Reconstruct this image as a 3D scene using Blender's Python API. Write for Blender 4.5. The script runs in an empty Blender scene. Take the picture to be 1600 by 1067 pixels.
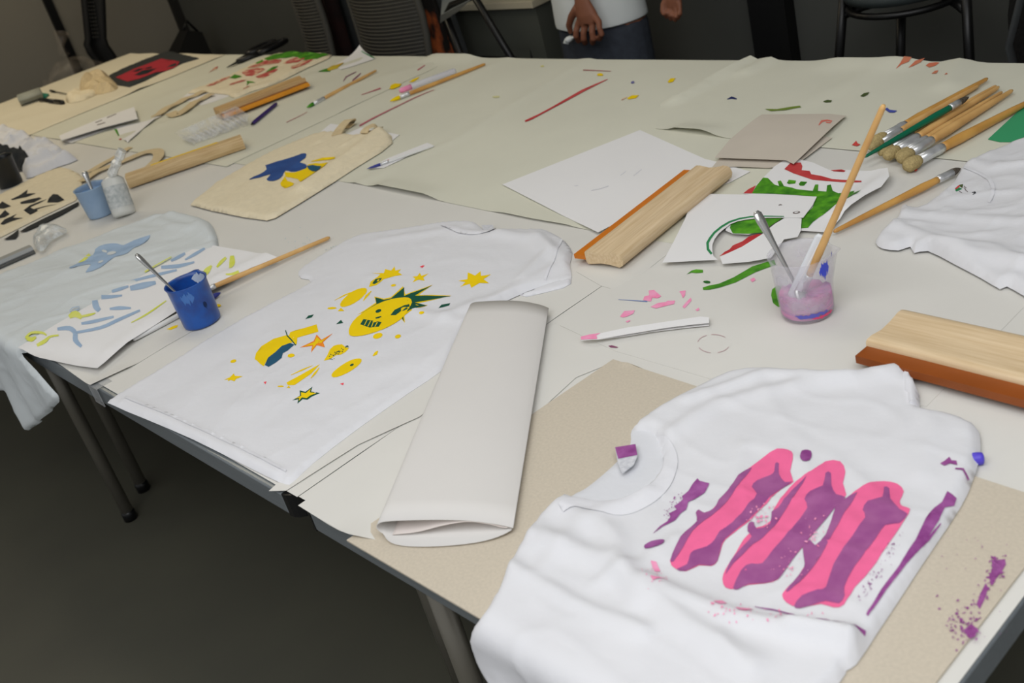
import bpy, bmesh, math, random
import numpy as np
from mathutils import Vector, Matrix, noise
from mathutils.geometry import delaunay_2d_cdt

SC = bpy.context.scene
COL = SC.collection
random.seed(7)

# ------------------------------------------------------------------ camera
T = 0.74                      # table height
CH = 0.78                     # camera height above the table
CZ = T + CH
F = 1689.6246                 # focal length in pixels of the 1600x1067 frame
CX, CY = 800.0, 533.5
def _n(v): return v / np.linalg.norm(v)
def _ray(x, y): return np.array([(x - CX) / F, -(y - CY) / F, -1.0])
_a = _n(_ray(-769, 75.0)); _b = _n(_ray(3077, -1032.0))
_b = _n(_b - _a * (_a @ _b))
ROT = np.stack([-_a, _b, np.cross(-_a, _b)])      # rows: world axes in camera space
cam = bpy.data.cameras.new('camera')
cam.sensor_width = 36; cam.lens = F / 1600 * 36
cam.clip_start = 0.02
cam.dof.use_dof = True; cam.dof.focus_distance = 1.75; cam.dof.aperture_fstop = 7.0
camo = bpy.data.objects.new('camera', cam); COL.objects.link(camo)
m4 = Matrix([list(ROT[0]) + [0], list(ROT[1]) + [0], list(ROT[2]) + [CZ], [0, 0, 0, 1]])
camo.matrix_world = m4
SC.camera = camo

# ------------------------------------------------------------------ world, lamps, exposure
wd = bpy.data.worlds.new('world'); SC.world = wd; wd.use_nodes = True
wd.node_tree.nodes['Background'].inputs[0].default_value = (0.95, 0.97, 1.0, 1)
wd.node_tree.nodes['Background'].inputs[1].default_value = 0.45
def area(name, loc, size, energy, color, target=None):
    l = bpy.data.lights.new(name, 'AREA'); l.shape = 'DISK'; l.size = size; l.energy = energy; l.color = color
    o = bpy.data.objects.new(name, l); COL.objects.link(o); o.location = loc
    if target is not None:
        o.rotation_euler = (Vector(target) - Vector(loc)).to_track_quat('-Z', 'Y').to_euler()
    return o
area('ceiling_bounce_light', (-0.62, 0.15, 2.74), 3.3, 83, (0.97, 0.98, 1.0), (-1.0, 0.5, 0.7))
area('ceiling_fill_light', (-4.9, 1.3, 2.74), 1.4, 21, (1.0, 0.86, 0.62))  # warm room light over the far left end
area('ceiling_fill_light', (-2.0, 1.6, 2.74), 1.2, 8, (1.0, 0.98, 0.93))  # unseen fill, added to lift the far tables
SC.view_settings.view_transform = 'Standard'
SC.view_settings.look = 'None'
SC.view_settings.exposure = 0.0
SC.view_settings.gamma = 1.0
SC.view_settings.use_curve_mapping = False

# ------------------------------------------------------------------ pixel -> place
def W(x, y, h=0.0):
    d = ROT @ _ray(x, y); t = -(CH - h) / d[2]
    return Vector((d[0] * t, d[1] * t, T + h))
def WY(x, y, Y):
    d = ROT @ _ray(x, y); t = Y / d[1]
    return Vector((d[0] * t, Y, d[2] * t + CZ))
def WX(x, y, X):
    d = ROT @ _ray(x, y); t = X / d[0]
    return Vector((X, d[1] * t, d[2] * t + CZ))
def WL(x, y, base, L):
    """the far point on the sight line at distance L from base (a stick leaning out of a cup)"""
    d = _n(ROT @ _ray(x, y)); o = np.array([0, 0, CZ]) - np.array(base)
    b = o @ d; c = o @ o - L * L; disc = b * b - c
    t = -b + (math.sqrt(disc) if disc > 0 else 0) * SIGN[0]
    return Vector((0, 0, CZ)) + Vector(d) * t
SIGN = [-1]
def C(ox, oy, s, pts): return [(ox + p[0] / s, oy + p[1] / s) for p in pts]
def w2(pts, h=0.0): return np.array([[*W(p[0], p[1], h)[:2]] if len(p) == 2 else [p[1], p[2]] for p in pts])
# a point given as ('w', x, y) is already in metres

# ------------------------------------------------------------------ materials
def lin(c): return tuple(((v / 255) / 12.92 if v / 255 <= 0.04045 else ((v / 255 + 0.055) / 1.055) ** 2.4) for v in c)
MATS = {}
def mat(name, rgb, rough=0.7, var=0.0, vscale=20, bump=0.0, bscale=60, metal=0.0, spec=0.3, rgb2=None, stretch=None, trans=0.0, alpha=1.0, emit=None, sheen=0.0, mul=1.12, detail=4, thr=None):
    if name in MATS: return MATS[name]
    m = bpy.data.materials.new(name); m.use_nodes = True; nt = m.node_tree; b = nt.nodes['Principled BSDF']
    c = tuple(min(0.9, v * mul) for v in lin(rgb))
    b.inputs['Base Color'].default_value = (*c, 1); b.inputs['Roughness'].default_value = rough
    b.inputs['Metallic'].default_value = metal; b.inputs['Specular IOR Level'].default_value = spec
    b.inputs['Alpha'].default_value = alpha
    if trans: b.inputs['Transmission Weight'].default_value = trans
    if sheen: b.inputs['Sheen Weight'].default_value = sheen
    tc = nt.nodes.new('ShaderNodeTexCoord'); co = tc.outputs['Object']
    if stretch:
        mp = nt.nodes.new('ShaderNodeMapping'); mp.inputs['Scale'].default_value = stretch
        if len(stretch) == 4: mp.inputs['Scale'].default_value = stretch[:3]; mp.inputs['Rotation'].default_value = (0, 0, stretch[3])
        nt.links.new(co, mp.inputs['Vector']); co = mp.outputs['Vector']
    if var or rgb2:
        nz = nt.nodes.new('ShaderNodeTexNoise'); nz.inputs['Scale'].default_value = vscale; nz.inputs['Detail'].default_value = detail
        nt.links.new(co, nz.inputs['Vector'])
        rp = nt.nodes.new('ShaderNodeValToRGB'); lo, hi = thr or (0.3, 0.7)
        rp.color_ramp.elements[0].position = lo; rp.color_ramp.elements[1].position = hi
        c2 = tuple(min(0.9, v * mul) for v in lin(rgb2)) if rgb2 else tuple(v * (1 - var) for v in c)
        rp.color_ramp.elements[0].color = (*c2, 1); rp.color_ramp.elements[1].color = (*c, 1)
        nt.links.new(nz.outputs['Fac'], rp.inputs['Fac']); nt.links.new(rp.outputs['Color'], b.inputs['Base Color'])
    if bump:
        nb = nt.nodes.new('ShaderNodeTexNoise'); nb.inputs['Scale'].default_value = bscale; nb.inputs['Detail'].default_value = 5
        nt.links.new(co, nb.inputs['Vector'])
        bp = nt.nodes.new('ShaderNodeBump'); bp.inputs['Strength'].default_value = bump; bp.inputs['Distance'].default_value = 0.01
        nt.links.new(nb.outputs['Fac'], bp.inputs['Height']); nt.links.new(bp.outputs['Normal'], b.inputs['Normal'])
    MATS[name] = m
    return m
def clear(name, rgb, clear_amt, rough=0.25, var=0.0, vscale=30):
    """thin frosted plastic: part see-through, part milky"""
    if name in MATS: return MATS[name]
    m = bpy.data.materials.new(name); m.use_nodes = True; nt = m.node_tree; b = nt.nodes['Principled BSDF']
    b.inputs['Base Color'].default_value = (*lin(rgb), 1); b.inputs['Roughness'].default_value = rough
    tr = nt.nodes.new('ShaderNodeBsdfTransparent'); mx = nt.nodes.new('ShaderNodeMixShader')
    mx.inputs[0].default_value = 1 - clear_amt
    if var:
        tc = nt.nodes.new('ShaderNodeTexCoord'); nz = nt.nodes.new('ShaderNodeTexNoise'); nz.inputs['Scale'].default_value = vscale
        nt.links.new(tc.outputs['Object'], nz.inputs['Vector'])
        mr = nt.nodes.new('ShaderNodeMapRange'); mr.inputs[1].default_value = .35; mr.inputs[2].default_value = .65
        mr.inputs[3].default_value = max(0, 1 - clear_amt - var); mr.inputs[4].default_value = min(1, 1 - clear_amt + var)
        nt.links.new(nz.outputs['Fac'], mr.inputs[0]); nt.links.new(mr.outputs[0], mx.inputs[0])
    nt.links.new(tr.outputs[0], mx.inputs[1]); nt.links.new(b.outputs[0], mx.inputs[2])
    nt.links.new(mx.outputs[0], nt.nodes['Material Output'].inputs[0])
    MATS[name] = m
    return m

M_WHITE = mat('white_cotton', (211, 211, 214), 0.95, bump=0.10, bscale=45, spec=0.1, var=0.04, vscale=9)
M_BLUEWHITE = mat('cool_white_cotton', (203, 208, 209), 0.95, bump=0.12, bscale=40, spec=0.1, var=0.05, vscale=8)
M_RIB = mat('ribbed_cotton', (212, 212, 216), 0.95, bump=0.06, bscale=160, spec=0.1)
M_PAPER = mat('white_paper', (223, 222, 222), 0.75, spec=0.25, var=0.02, vscale=4)
M_COVER = mat('newsprint_paper', (208, 207, 191), 0.7, var=0.06, vscale=3.5, bump=0.2, bscale=7, spec=0.3)
M_COVER2 = mat('newsprint_paper_pale', (208, 206, 200), 0.65, var=0.06, vscale=3, bump=0.2, bscale=6, spec=0.35)
M_COVER3 = mat('newsprint_paper_warm', (216, 208, 186), 0.7, var=0.06, vscale=4, bump=0.25, bscale=7, spec=0.3)
M_ROLLPAPER = mat('folded_packing_paper', (204, 201, 197), 0.8, var=0.03, vscale=5, spec=0.2)
M_KRAFT = mat('pale_kraft_paper', (196, 187, 174), 0.8, var=0.05, vscale=10, spec=0.2)
M_BOARD = mat('grey_chipboard', (192, 182, 165), 0.9, var=0.10, vscale=260, bump=0.05, bscale=300, spec=0.15)
M_CANVAS = mat('natural_canvas', (222, 210, 182), 0.95, var=0.07, vscale=60, bump=0.18, bscale=180, spec=0.1)
M_CANVASD = mat('natural_canvas_webbing', (206, 187, 150), 0.95, var=0.12, vscale=70, bump=0.2, bscale=180, spec=0.1)
M_BLACKCANVAS = mat('black_canvas', (58, 60, 60), 0.95, var=0.15, vscale=60, spec=0.1)
M_WOOD = mat('pale_beech', (214, 192, 158), 0.55, rgb2=(196, 170, 132), vscale=9, stretch=(1.2, 22, 22), bump=0.03, bscale=30, spec=0.3)
M_WOODD = mat('stained_beech', (200, 168, 118), 0.5, rgb2=(172, 136, 90), vscale=9, stretch=(1.2, 22, 22), spec=0.3)
M_HANDLE = mat('varnished_brush_wood', (206, 158, 84), 0.35, rgb2=(180, 128, 62), vscale=14, stretch=(1, 1, 1), spec=0.5)
M_HANDLEP = mat('raw_brush_wood', (214, 172, 110), 0.5, rgb2=(190, 146, 88), vscale=16, spec=0.35)
M_BLADE = mat('amber_rubber', (204, 116, 22), 0.35, var=0.12, vscale=12, spec=0.4)
M_BLADED = mat('brown_rubber', (142, 72, 22), 0.4, var=0.15, vscale=14, spec=0.4)
M_BLADEGLOW = mat('orange_blade_glow', (208, 138, 36), 0.4, var=0.1, vscale=14, spec=0.4)  # reflected glow at a blade edge, put into the colour
M_YELLOWPAINT = mat('yellow_wet_paint', (226, 190, 60), 0.4, spec=0.4)
M_FERRULE = mat('tinned_ferrule', (206, 207, 208), 0.3, metal=0.6, var=0.1, vscale=40)
M_BRISTLE = mat('hog_bristle', (184, 164, 116), 0.9, var=0.30, vscale=220, bump=0.45, bscale=320, spec=0.1)
M_BRISTLED = mat('dark_bristle', (84, 76, 66), 0.8, var=0.3, vscale=160, bump=0.6, bscale=240)
M_GREENLAC = mat('green_lacquer', (14, 98, 70), 0.25, spec=0.5)
M_STEEL = mat('spoon_steel', (178, 178, 176), 0.22, metal=0.75)
M_ALU = mat('aluminium_rail', (128, 134, 138), 0.35, metal=0.4, var=0.12, vscale=8, stretch=(1, 30, 30))
M_CHROME = mat('dull_chrome', (120, 116, 106), 0.35, metal=0.45, spec=.5)
M_BLACKPL = mat('black_plastic', (16, 16, 17), 0.35, spec=0.4)
M_BLACKM = mat('black_metal', (9, 9, 9), 0.4, spec=0.4)
M_TOP = mat('laminate_top', (190, 186, 176), 0.5, spec=0.3)
# paints
M_YEL = mat('yellow_print', (243, 198, 8), 0.75, var=0.05, vscale=30, spec=0.15)
M_GRN = mat('dark_green_print', (22, 78, 60), 0.75, spec=0.15)
M_NAVY = mat('slate_blue_print', (36, 84, 112), 0.75, var=0.1, vscale=40, spec=0.15)
M_RED = mat('red_print', (230, 72, 84), 0.75, spec=0.15)
M_ORANGE = mat('orange_print', (240, 130, 40), 0.75, spec=0.15)
M_PINK = mat('pink_print', (236, 104, 150), 0.8, var=0.08, vscale=50, spec=0.15)
M_PURP = mat('purple_print', (140, 72, 128), 0.7, rgb2=(158, 92, 142), vscale=45, spec=0.2)
M_PURPW = mat('purple_wet', (128, 56, 122), 0.6, rgb2=(156, 88, 150), vscale=70, spec=0.3)
M_PINKW = mat('pink_wet', (232, 128, 168), 0.6, rgb2=(240, 158, 190), vscale=60, spec=0.3)
M_LIME = mat('leaf_green_paint', (94, 166, 36), 0.45, rgb2=(34, 100, 24), vscale=46, spec=0.35)
M_DGREEN = mat('bottle_green_paint', (42, 130, 78), 0.55, spec=0.3)
M_CRIM = mat('crimson_paint', (176, 44, 50), 0.55, rgb2=(196, 76, 74), vscale=30, spec=0.3)
M_CRIM2 = mat('faded_red_print', (178, 80, 74), 0.8, rgb2=(212, 182, 150), vscale=38, spec=0.2, thr=(.40, .50))
M_BLUE = mat('royal_blue_print', (38, 78, 142), 0.6, rgb2=(26, 62, 124), vscale=30, spec=0.25)
M_SKY = mat('dusty_blue_paint', (142, 166, 194), 0.8, rgb2=(160, 182, 206), vscale=25, spec=0.2)
M_CHART = mat('chartreuse_paint', (204, 210, 74), 0.75, rgb2=(214, 216, 120), vscale=30, spec=0.2)
M_BLKP = mat('black_print', (34, 38, 42), 0.75, var=0.15, vscale=40, spec=0.2)
M_REDP = mat('scarlet_print', (166, 50, 60), 0.8, var=0.08, vscale=30, spec=0.15)
M_INDIGO = mat('indigo_paint', (52, 58, 130), 0.6, spec=0.3)
M_OLIVE = mat('olive_paint', (70, 84, 44), 0.7)
M_OCHRE = mat('ochre_paint', (206, 160, 40), 0.6, rgb2=(186, 170, 50), vscale=40)
M_BROWNS = mat('grey_ink', (120, 110, 108), 0.8)

# ------------------------------------------------------------------ mesh helpers
ORG = {}
def tag(o, label=None, cat=None, group=None, kind=None):
    if label: o['label'] = label
    if cat: o['category'] = cat
    if group: o['group'] = group
    if kind: o['kind'] = kind
    return o
def mk(name, vf, material, parent=None, smooth=True, origin=None):
    v, f = vf
    v = np.array(v, dtype=float)
    if parent is not None: org = ORG[parent.name]
    elif origin is not None: org = np.array(origin, float)
    else: org = np.array([(v[:, 0].min() + v[:, 0].max()) / 2, (v[:, 1].min() + v[:, 1].max()) / 2, v[:, 2].min()])
    me = bpy.data.meshes.new(name); me.from_pydata((v - org).tolist(), [], f); me.validate(); me.update()
    if smooth: me.polygons.foreach_set('use_smooth', [True] * len(me.polygons))
    me.materials.append(material)
    o = bpy.data.objects.new(name, me); COL.objects.link(o)
    if parent is not None:
        o.parent = parent
        ORG[o.name] = org          # child meshes are stored in their parent's space
    else:
        o.location = org; ORG[o.name] = org
    return o
def empty(name, loc):
    o = bpy.data.objects.new(name, None); COL.objects.link(o); o.location = loc; o.empty_display_size = 0.05
    ORG[o.name] = np.array(loc, float); return o
def join(*vfs):
    V, Fc = [], []
    for v, f in vfs:
        k = len(V); V += [tuple(p) for p in v]; Fc += [tuple(i + k for i in q) for q in f]
    return V, Fc
def box(c, s, rz=0.0, bev=0.0):
    bm = bmesh.new(); bmesh.ops.create_cube(bm, size=1.0)
    bmesh.ops.scale(bm, vec=Vector(s), verts=bm.verts)
    if bev: bmesh.ops.bevel(bm, geom=list(bm.edges), offset=bev, segments=2, affect='EDGES', profile=0.5)
    bmesh.ops.rotate(bm, cent=(0, 0, 0), matrix=Matrix.Rotation(rz, 3, 'Z'), verts=bm.verts)
    bmesh.ops.translate(bm, vec=Vector(c), verts=bm.verts)
    bm.verts.index_update()
    r = [v.co.copy() for v in bm.verts], [tuple(v.index for v in f.verts) for f in bm.faces]
    bm.free(); return r
def box2(x0, x1, y0, y1, z0, z1, bev=0.0):
    return box(((x0 + x1) / 2, (y0 + y1) / 2, (z0 + z1) / 2), (x1 - x0, y1 - y0, z1 - z0), 0, bev)
def loft(rings, caps=True, closed=True):
    n = len(rings[0]); V = [tuple(p) for r in rings for p in r]; Fc = []
    for i in range(len(rings) - 1):
        for j in range(n if closed else n - 1):
            a = i * n + j; b = i * n + (j + 1) % n
            Fc.append((a, b, b + n, a + n))
    if caps and closed:
        Fc.append(tuple(range(n - 1, -1, -1))); Fc.append(tuple((len(rings) - 1) * n + j for j in range(n)))
    return V, Fc
def tube(pts, rad, n=12, caps=True, flat=1.0, upv=None):
    pts = [Vector(p) for p in pts]
    if not hasattr(rad, '__len__'): rad = [rad] * len(pts)
    rings = []; prev = None
    for i, p in enumerate(pts):
        d = (pts[min(i + 1, len(pts) - 1)] - pts[max(i - 1, 0)]).normalized()
        if prev is None:
            u = Vector(upv) if upv is not None else (Vector((0, 0, 1)) if abs(d.z) < 0.9 else Vector((1, 0, 0)))
        else: u = prev
        s = d.cross(u).normalized(); u = s.cross(d).normalized(); prev = u
        rings.append([p + (s * math.cos(2 * math.pi * k / n) + u * math.sin(2 * math.pi * k / n) * flat) * rad[i] for k in range(n)])
    return loft(rings, caps)
def lathe(prof, base, n=28, caps=False):
    b = Vector(base)
    return loft([[b + Vector((r * math.cos(2 * math.pi * k / n), r * math.sin(2 * math.pi * k / n), z)) for k in range(n)] for r, z in prof], caps)
def ell(c, r, n=10, m=14, rot=None):
    V, rings = [], []
    for i in range(n + 1):
        t = math.pi * i / n
        ring = []
        for k in range(m):
            p = Vector((r[0] * math.sin(t) * math.cos(2 * math.pi * k / m), r[1] * math.sin(t) * math.sin(2 * math.pi * k / m), -r[2] * math.cos(t)))
            if rot is not None: p = rot @ p
            ring.append(Vector(c) + p)
        rings.append(ring)
    return loft(rings, True)
def catmull(pts, k=5, closed=True):
    P = np.array(pts, float); n = len(P); out = []
    rng = range(n) if closed else range(n - 1)
    for i in rng:
        p0, p1, p2, p3 = (P[(i - 1) % n], P[i], P[(i + 1) % n], P[(i + 2) % n]) if closed else (P[max(i - 1, 0)], P[i], P[i + 1], P[min(i + 2, n - 1)])
        for j in range(k):
            t = j / k
            out.append(0.5 * (2 * p1 + (p2 - p0) * t + (2 * p0 - 5 * p1 + 4 * p2 - p3) * t * t + (3 * p1 - p0 - 3 * p2 + p3) * t ** 3))
    if not closed: out.append(P[-1])
    return np.array(out)
def inside(p, poly):
    x, y = p[:, 0], p[:, 1]; r = np.zeros(len(p), bool); n = len(poly)
    for i in range(n):
        x1, y1 = poly[i]; x2, y2 = poly[(i + 1) % n]
        if y1 == y2: continue
        c = ((y1 > y) != (y2 > y)) & (x < (x2 - x1) * (y - y1) / (y2 - y1) + x1)
        r ^= c
    return r
def dline(p, poly, closed=True):
    d = np.full(len(p), 1e9); n = len(poly)
    for i in range(n if closed else n - 1):
        a = poly[i]; b = poly[(i + 1) % n]; ab = b - a; L = ab @ ab
        if L < 1e-14: continue
        t = np.clip(((p - a) @ ab) / L, 0, 1); q = p - a - t[:, None] * ab
        d = np.minimum(d, np.hypot(q[:, 0], q[:, 1]))
    return d
def resample(poly, s, closed=True):
    out = []; n = len(poly)
    for i in range(n if closed else n - 1):
        a = poly[i]; b = poly[(i + 1) % n]; k = max(1, int(np.linalg.norm(b - a) / s))
        for j in range(k): out.append(a + (b - a) * j / k)
    if not closed: out.append(poly[-1])
    return np.array(out)
def tri2(poly, s):
    """triangulate an outline (metres) with inner points about s apart"""
    poly = resample(np.array(poly, float), s)
    lo = poly.min(0); hi = poly.max(0)
    gx = np.arange(lo[0], hi[0] + s, s); gy = np.arange(lo[1], hi[1] + s, s * 0.866)
    G = np.array([[x + (s / 2 if j % 2 else 0), y] for j, y in enumerate(gy) for x in gx])
    if len(G):
        G = G[inside(G, poly)]
        if len(G): G = G[dline(G, poly) > 0.45 * s]
    V = [Vector(p) for p in poly] + [Vector(p) for p in G]
    n = len(poly)
    r = delaunay_2d_cdt(V, [(i, (i + 1) % n) for i in range(n)], [], 0, 1e-7)
    v = np.array([p[:] for p in r[0]]); f = np.array([q for q in r[2] if len(q) == 3])
    if not len(f): return v, []
    k = inside(v[f].mean(1), poly); f = f[k]
    a, b, c = v[f[:, 0]], v[f[:, 1]], v[f[:, 2]]
    ar = (b[:, 0] - a[:, 0]) * (c[:, 1] - a[:, 1]) - (b[:, 1] - a[:, 1]) * (c[:, 0] - a[:, 0])
    f[ar < 0] = f[ar < 0][:, ::-1]; f = f[np.abs(ar) > 1e-12]
    return v, [tuple(int(i) for i in q) for q in f]
def fnoise(p, sc, seed=0, stretch=(1, 1), ang=0.0):
    ca, sa = math.cos(ang), math.sin(ang)
    return np.array([noise.noise(Vector(((x * ca + y * sa) * sc * stretch[0], (-x * sa + y * ca) * sc * stretch[1], seed * 3.17))) for x, y in p])
class Surf: pass
def crisp(o, a=40):
    e = o.modifiers.new('crisp_edges', 'EDGE_SPLIT'); e.split_angle = math.radians(a)
def fold_add(folds):
    fl = [(w2(pts), a, w) if not isinstance(pts, np.ndarray) else (pts, a, w) for pts, a, w in folds]
    def g(p):
        z = np.zeros(len(p))
        for l, a, w in fl:
            if len(l) == 1: d = np.hypot(*(p - l[0]).T)
            else: d = dline(p, l, False)
            z += a * np.exp(-(d / w) ** 2)
        return z
    return g
def sheet(name, px, h, material, folds=(), s=0.03, thick=0.0004, und=0.0, usc=6, smooth=0, parent=None, seed=1, hpx=None):
    """a flat thing lying at height h above the table: paper, card, board"""
    poly = w2(px, h if hpx is None else hpx)
    if smooth: poly = catmull(poly, smooth)
    fa = fold_add(folds)
    def hf(p): return h + fa(p) + (und * (fnoise(p, usc, seed) + 0.5) if und else 0)
    v, f = tri2(poly, s)
    z = T + hf(v)
    o = mk(name, (np.c_[v, z], f), material, parent)
    md = o.modifiers.new('thickness', 'SOLIDIFY'); md.thickness = thick; md.offset = -1
    crisp(o)
    S = Surf(); S.o = o; S.hf = hf; S.h = h; S.poly = poly
    return S
EDGE = 0.445
def cloth(name, px, material, t=0.008, r=0.02, wr=0.003, wsc=9, folds=(), s=0.007, base=0.0025, smooth=3, seed=1, stretch=(1, 1), ang=0.0, parent=None, drape=False, wr2=0.0, wsc2=25, crease=0.0, csc=7):
    """a garment lying on the table: two layers of fabric with soft edges, wrinkles and folds; it may hang over the near edge"""
    pl = []
    for p in px:
        q = Vector((p[1], p[2], 0)) if len(p) == 3 else W(p[0], p[1], base + t * 0.3)
        if drape and len(p) == 2 and q.y < EDGE - 0.012:
            v = WY(p[0], p[1], EDGE - 0.012); q = Vector((v.x, EDGE - 0.012 - (T - v.z), 0))
        pl.append([q.x, q.y])
    poly = np.array(pl)
    if smooth: poly = catmull(poly, smooth)
    fa = fold_add(folds)
    def hf(p):
        d = np.where(inside(p, poly), dline(p, poly), 0.0); u = np.clip(d / r, 0, 1); e = np.sqrt(1 - (1 - u) ** 2)
        z = base + t * e
        w = wr * np.abs(fnoise(p, wsc, seed, stretch, ang)) * 2 + (wr2 * fnoise(p, wsc2, seed + 5) if wr2 else 0)
        if crease:
            q = fnoise(p, csc, seed + 11, stretch, ang); q2 = fnoise(p, csc * 2.1, seed + 17, stretch, ang + .6)
            w = w + crease * (np.exp(-(q / .09) ** 2) + .6 * np.exp(-(q2 / .10) ** 2))
        z = z + (w + fa(p)) * np.clip(d / (r * 0.8), 0, 1)
        return np.maximum(z, base)
    v, f = tri2(poly, s)
    z = T + hf(v); P3 = np.c_[v, z]
    if drape:
        R0 = 0.012
        for i in range(len(P3)):
            y = P3[i, 1]; k = EDGE - y
            if k > 0:
                hh = P3[i, 2] - T; a = min(k / (R0 + 0.004), math.pi / 2); ex = max(0, k - (R0 + 0.004) * math.pi / 2)
                P3[i, 1] = EDGE - math.sin(a) * (R0 + hh) - 0.02 * ex * (1 + 2 * math.sin(P3[i, 0] * 40))
                P3[i, 2] = T - R0 + math.cos(a) * (R0 + hh) - ex
    o = mk(name, (P3, f), material, parent)
    md = o.modifiers.new('thickness', 'SOLIDIFY'); md.thickness = 0.0012; md.offset = -1
    crisp(o, 70)
    S = Surf(); S.o = o; S.hf = hf; S.h = base + t; S.poly = poly
    return S
def facet(S):
    me = S.o.data; me.polygons.foreach_set('use_smooth', [False] * len(me.polygons)); return S
def paint(S, name, px, material, lift=0.0007, smooth=0, s=0.012, parent=None, label=None):
    """a patch of paint or print that follows the surface under it"""
    poly = w2(px, S.h)
    if smooth: poly = catmull(poly, smooth)
    v, f = tri2(poly, s)
    if not f: return None
    if len(v) == 0: return None
    o = mk(name, (np.c_[v, T + S.hf(v) + lift], f), material, parent or S.o)
    if label: o['label'] = label
    return o
def band(pts, w, k=0):
    """outline of a brush stroke along px points; w is one width or one per point (px)"""
    P = np.array(pts, float)
    if not hasattr(w, '__len__'): w = [w] * len(P)
    if k:
        Wd = catmull([[x, 0] for x in w], k, False)[:, 0]; P = catmull(P, k, False)
    else: Wd = np.array(w, float)
    L, Rr = [], []
    for i in range(len(P)):
        d = P[min(i + 1, len(P) - 1)] - P[max(i - 1, 0)]; d = d / (np.hypot(*d) + 1e-9); nn = np.array([-d[1], d[0]])
        L.append(tuple(P[i] + nn * Wd[i] / 2)); Rr.append(tuple(P[i] - nn * Wd[i] / 2))
    return L + Rr[::-1]
def oval(cx, cy, rx, ry, ang=0.0, n=14, jag=0.0, seed=0):
    rd = random.Random(seed); a = math.radians(ang); out = []
    for i in range(n):
        t = 2 * math.pi * i / n; k = 1 + jag * (rd.random() * 2 - 1)
        x, y = rx * k * math.cos(t), ry * k * math.sin(t)
        out.append((cx + x * math.cos(a) - y * math.sin(a), cy + x * math.sin(a) + y * math.cos(a)))
    return out
def specks(S, name, pts, material, lift=0.0008):
    """many tiny drops as one mesh"""
    parts = []
    for x, y, rx, ry, a, sd in pts:
        poly = w2(oval(x, y, rx, ry, a, 7, 0.5, sd), S.h); n = len(poly)
        z = T + S.hf(poly) + lift + 1.2e-5 * len(parts)
        ar = sum(poly[i][0] * poly[(i + 1) % n][1] - poly[(i + 1) % n][0] * poly[i][1] for i in range(n))
        parts.append(([(*poly[i], z[i]) for i in range(n)], [tuple(range(n)) if ar > 0 else tuple(range(n - 1, -1, -1))]))
    o = mk(name, join(*parts), material, S.o); o['kind'] = 'stuff'
    return o
def strip(name, px, wm, h, material, thick=0.002, S0=None, k=4, parent=None, folds=(), und=0.0):
    """flat webbing along a px centre line, wm metres wide"""
    P = catmull(w2(px, h), k, False); L, Rr = [], []
    for i in range(len(P)):
        d = P[min(i + 1, len(P) - 1)] - P[max(i - 1, 0)]; d = d / (np.hypot(*d) + 1e-9); nn = np.array([-d[1], d[0]])
        L.append(P[i] + nn * wm / 2); Rr.append(P[i] - nn * wm / 2)
    n = len(P); fa = fold_add(folds)
    rows = []
    for i in range(n):
        q = np.array([L[i], P[i], Rr[i]]); z = T + h + fa(q) + und * math.sin(i * 1.3)
        rows.append([(*q[j], z[j]) for j in range(3)])
    V = [p for r in rows for p in r]; Fc = []
    for i in range(n - 1):
        for j in range(2): a = i * 3 + j; Fc.append((a, a + 1, a + 4, a + 3))
    o = mk(name, (V, Fc), material, parent)
    md = o.modifiers.new('thickness', 'SOLIDIFY'); md.thickness = thick; md.offset = 0; crisp(o)
    return o

# ================================================================== THE SETTING
M_FLOOR = mat('dark_linoleum', (92, 91, 79), 0.42, rgb2=(83, 82, 73), vscale=2.2, bump=0.02, bscale=200, spec=0.35, mul=1.0)
M_WALLL = mat('grey_wall_paint', (122, 118, 108), 0.8, var=0.05, vscale=2, mul=1.0)
M_WALLB = mat('charcoal_wall_panel', (74, 75, 71), 0.6, var=0.06, vscale=2, mul=1.0)
M_CEIL = mat('white_ceiling', (230, 229, 224), 0.9)
XL, YB = -6.2, 2.86
tag(mk('floor', box2(XL - 0.1, 2.2, -2.2, YB + 0.1, -0.06, 0.0), M_FLOOR, smooth=False), 'dark grey linoleum floor under and around the tables', 'floor', kind='structure')
tag(mk('wall_left', box2(XL - 0.1, XL, -2.2, YB + 0.1, 0.0, 2.8), M_WALLL, smooth=False), 'grey painted wall beyond the left end of the tables', 'wall', kind='structure')
tag(mk('wall_back', box2(XL, 2.2, YB, YB + 0.1, 0.0, 2.8), M_WALLB, smooth=False), 'charcoal grey wall behind the person', 'wall', kind='structure')
tag(mk('ceiling', box2(XL - 0.1, 2.2, -2.2, YB + 0.1, 2.8, 2.86), M_CEIL, smooth=False), 'white ceiling above the workshop room', 'ceiling', kind='structure')
p = WX(92, 45, XL)
tag(mk('trim_1', box2(XL, XL + 0.02, p.y - 0.022, p.y + 0.022, 0.0, 2.8), M_BLACKM, smooth=False), 'narrow black upright strip on the left wall', 'trim', kind='structure')
tag(mk('trim_2', box2(XL, XL + 0.03, YB - 0.05, YB, 0.0, 2.8), mat('dark_corner', (30, 29, 26), 0.6, mul=1.0), smooth=False), 'dark upright strip in the corner of the room', 'trim', kind='structure')
p0 = WY(1174, 50, YB - 0.05); p1 = WY(1231, 50, YB - 0.05)
tag(mk('trim_3', box2(p0.x, p1.x, YB - 0.05, YB, 0.0, 2.8), M_BLACKM, smooth=False), 'wide black upright post against the back wall', 'trim', kind='structure')
tag(mk('baseboard_back', box2(XL, 2.2, YB - 0.012, YB, 0.0, 0.09), M_BLACKM, smooth=False), 'black baseboard along the back wall', 'baseboard', kind='structure')

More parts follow.
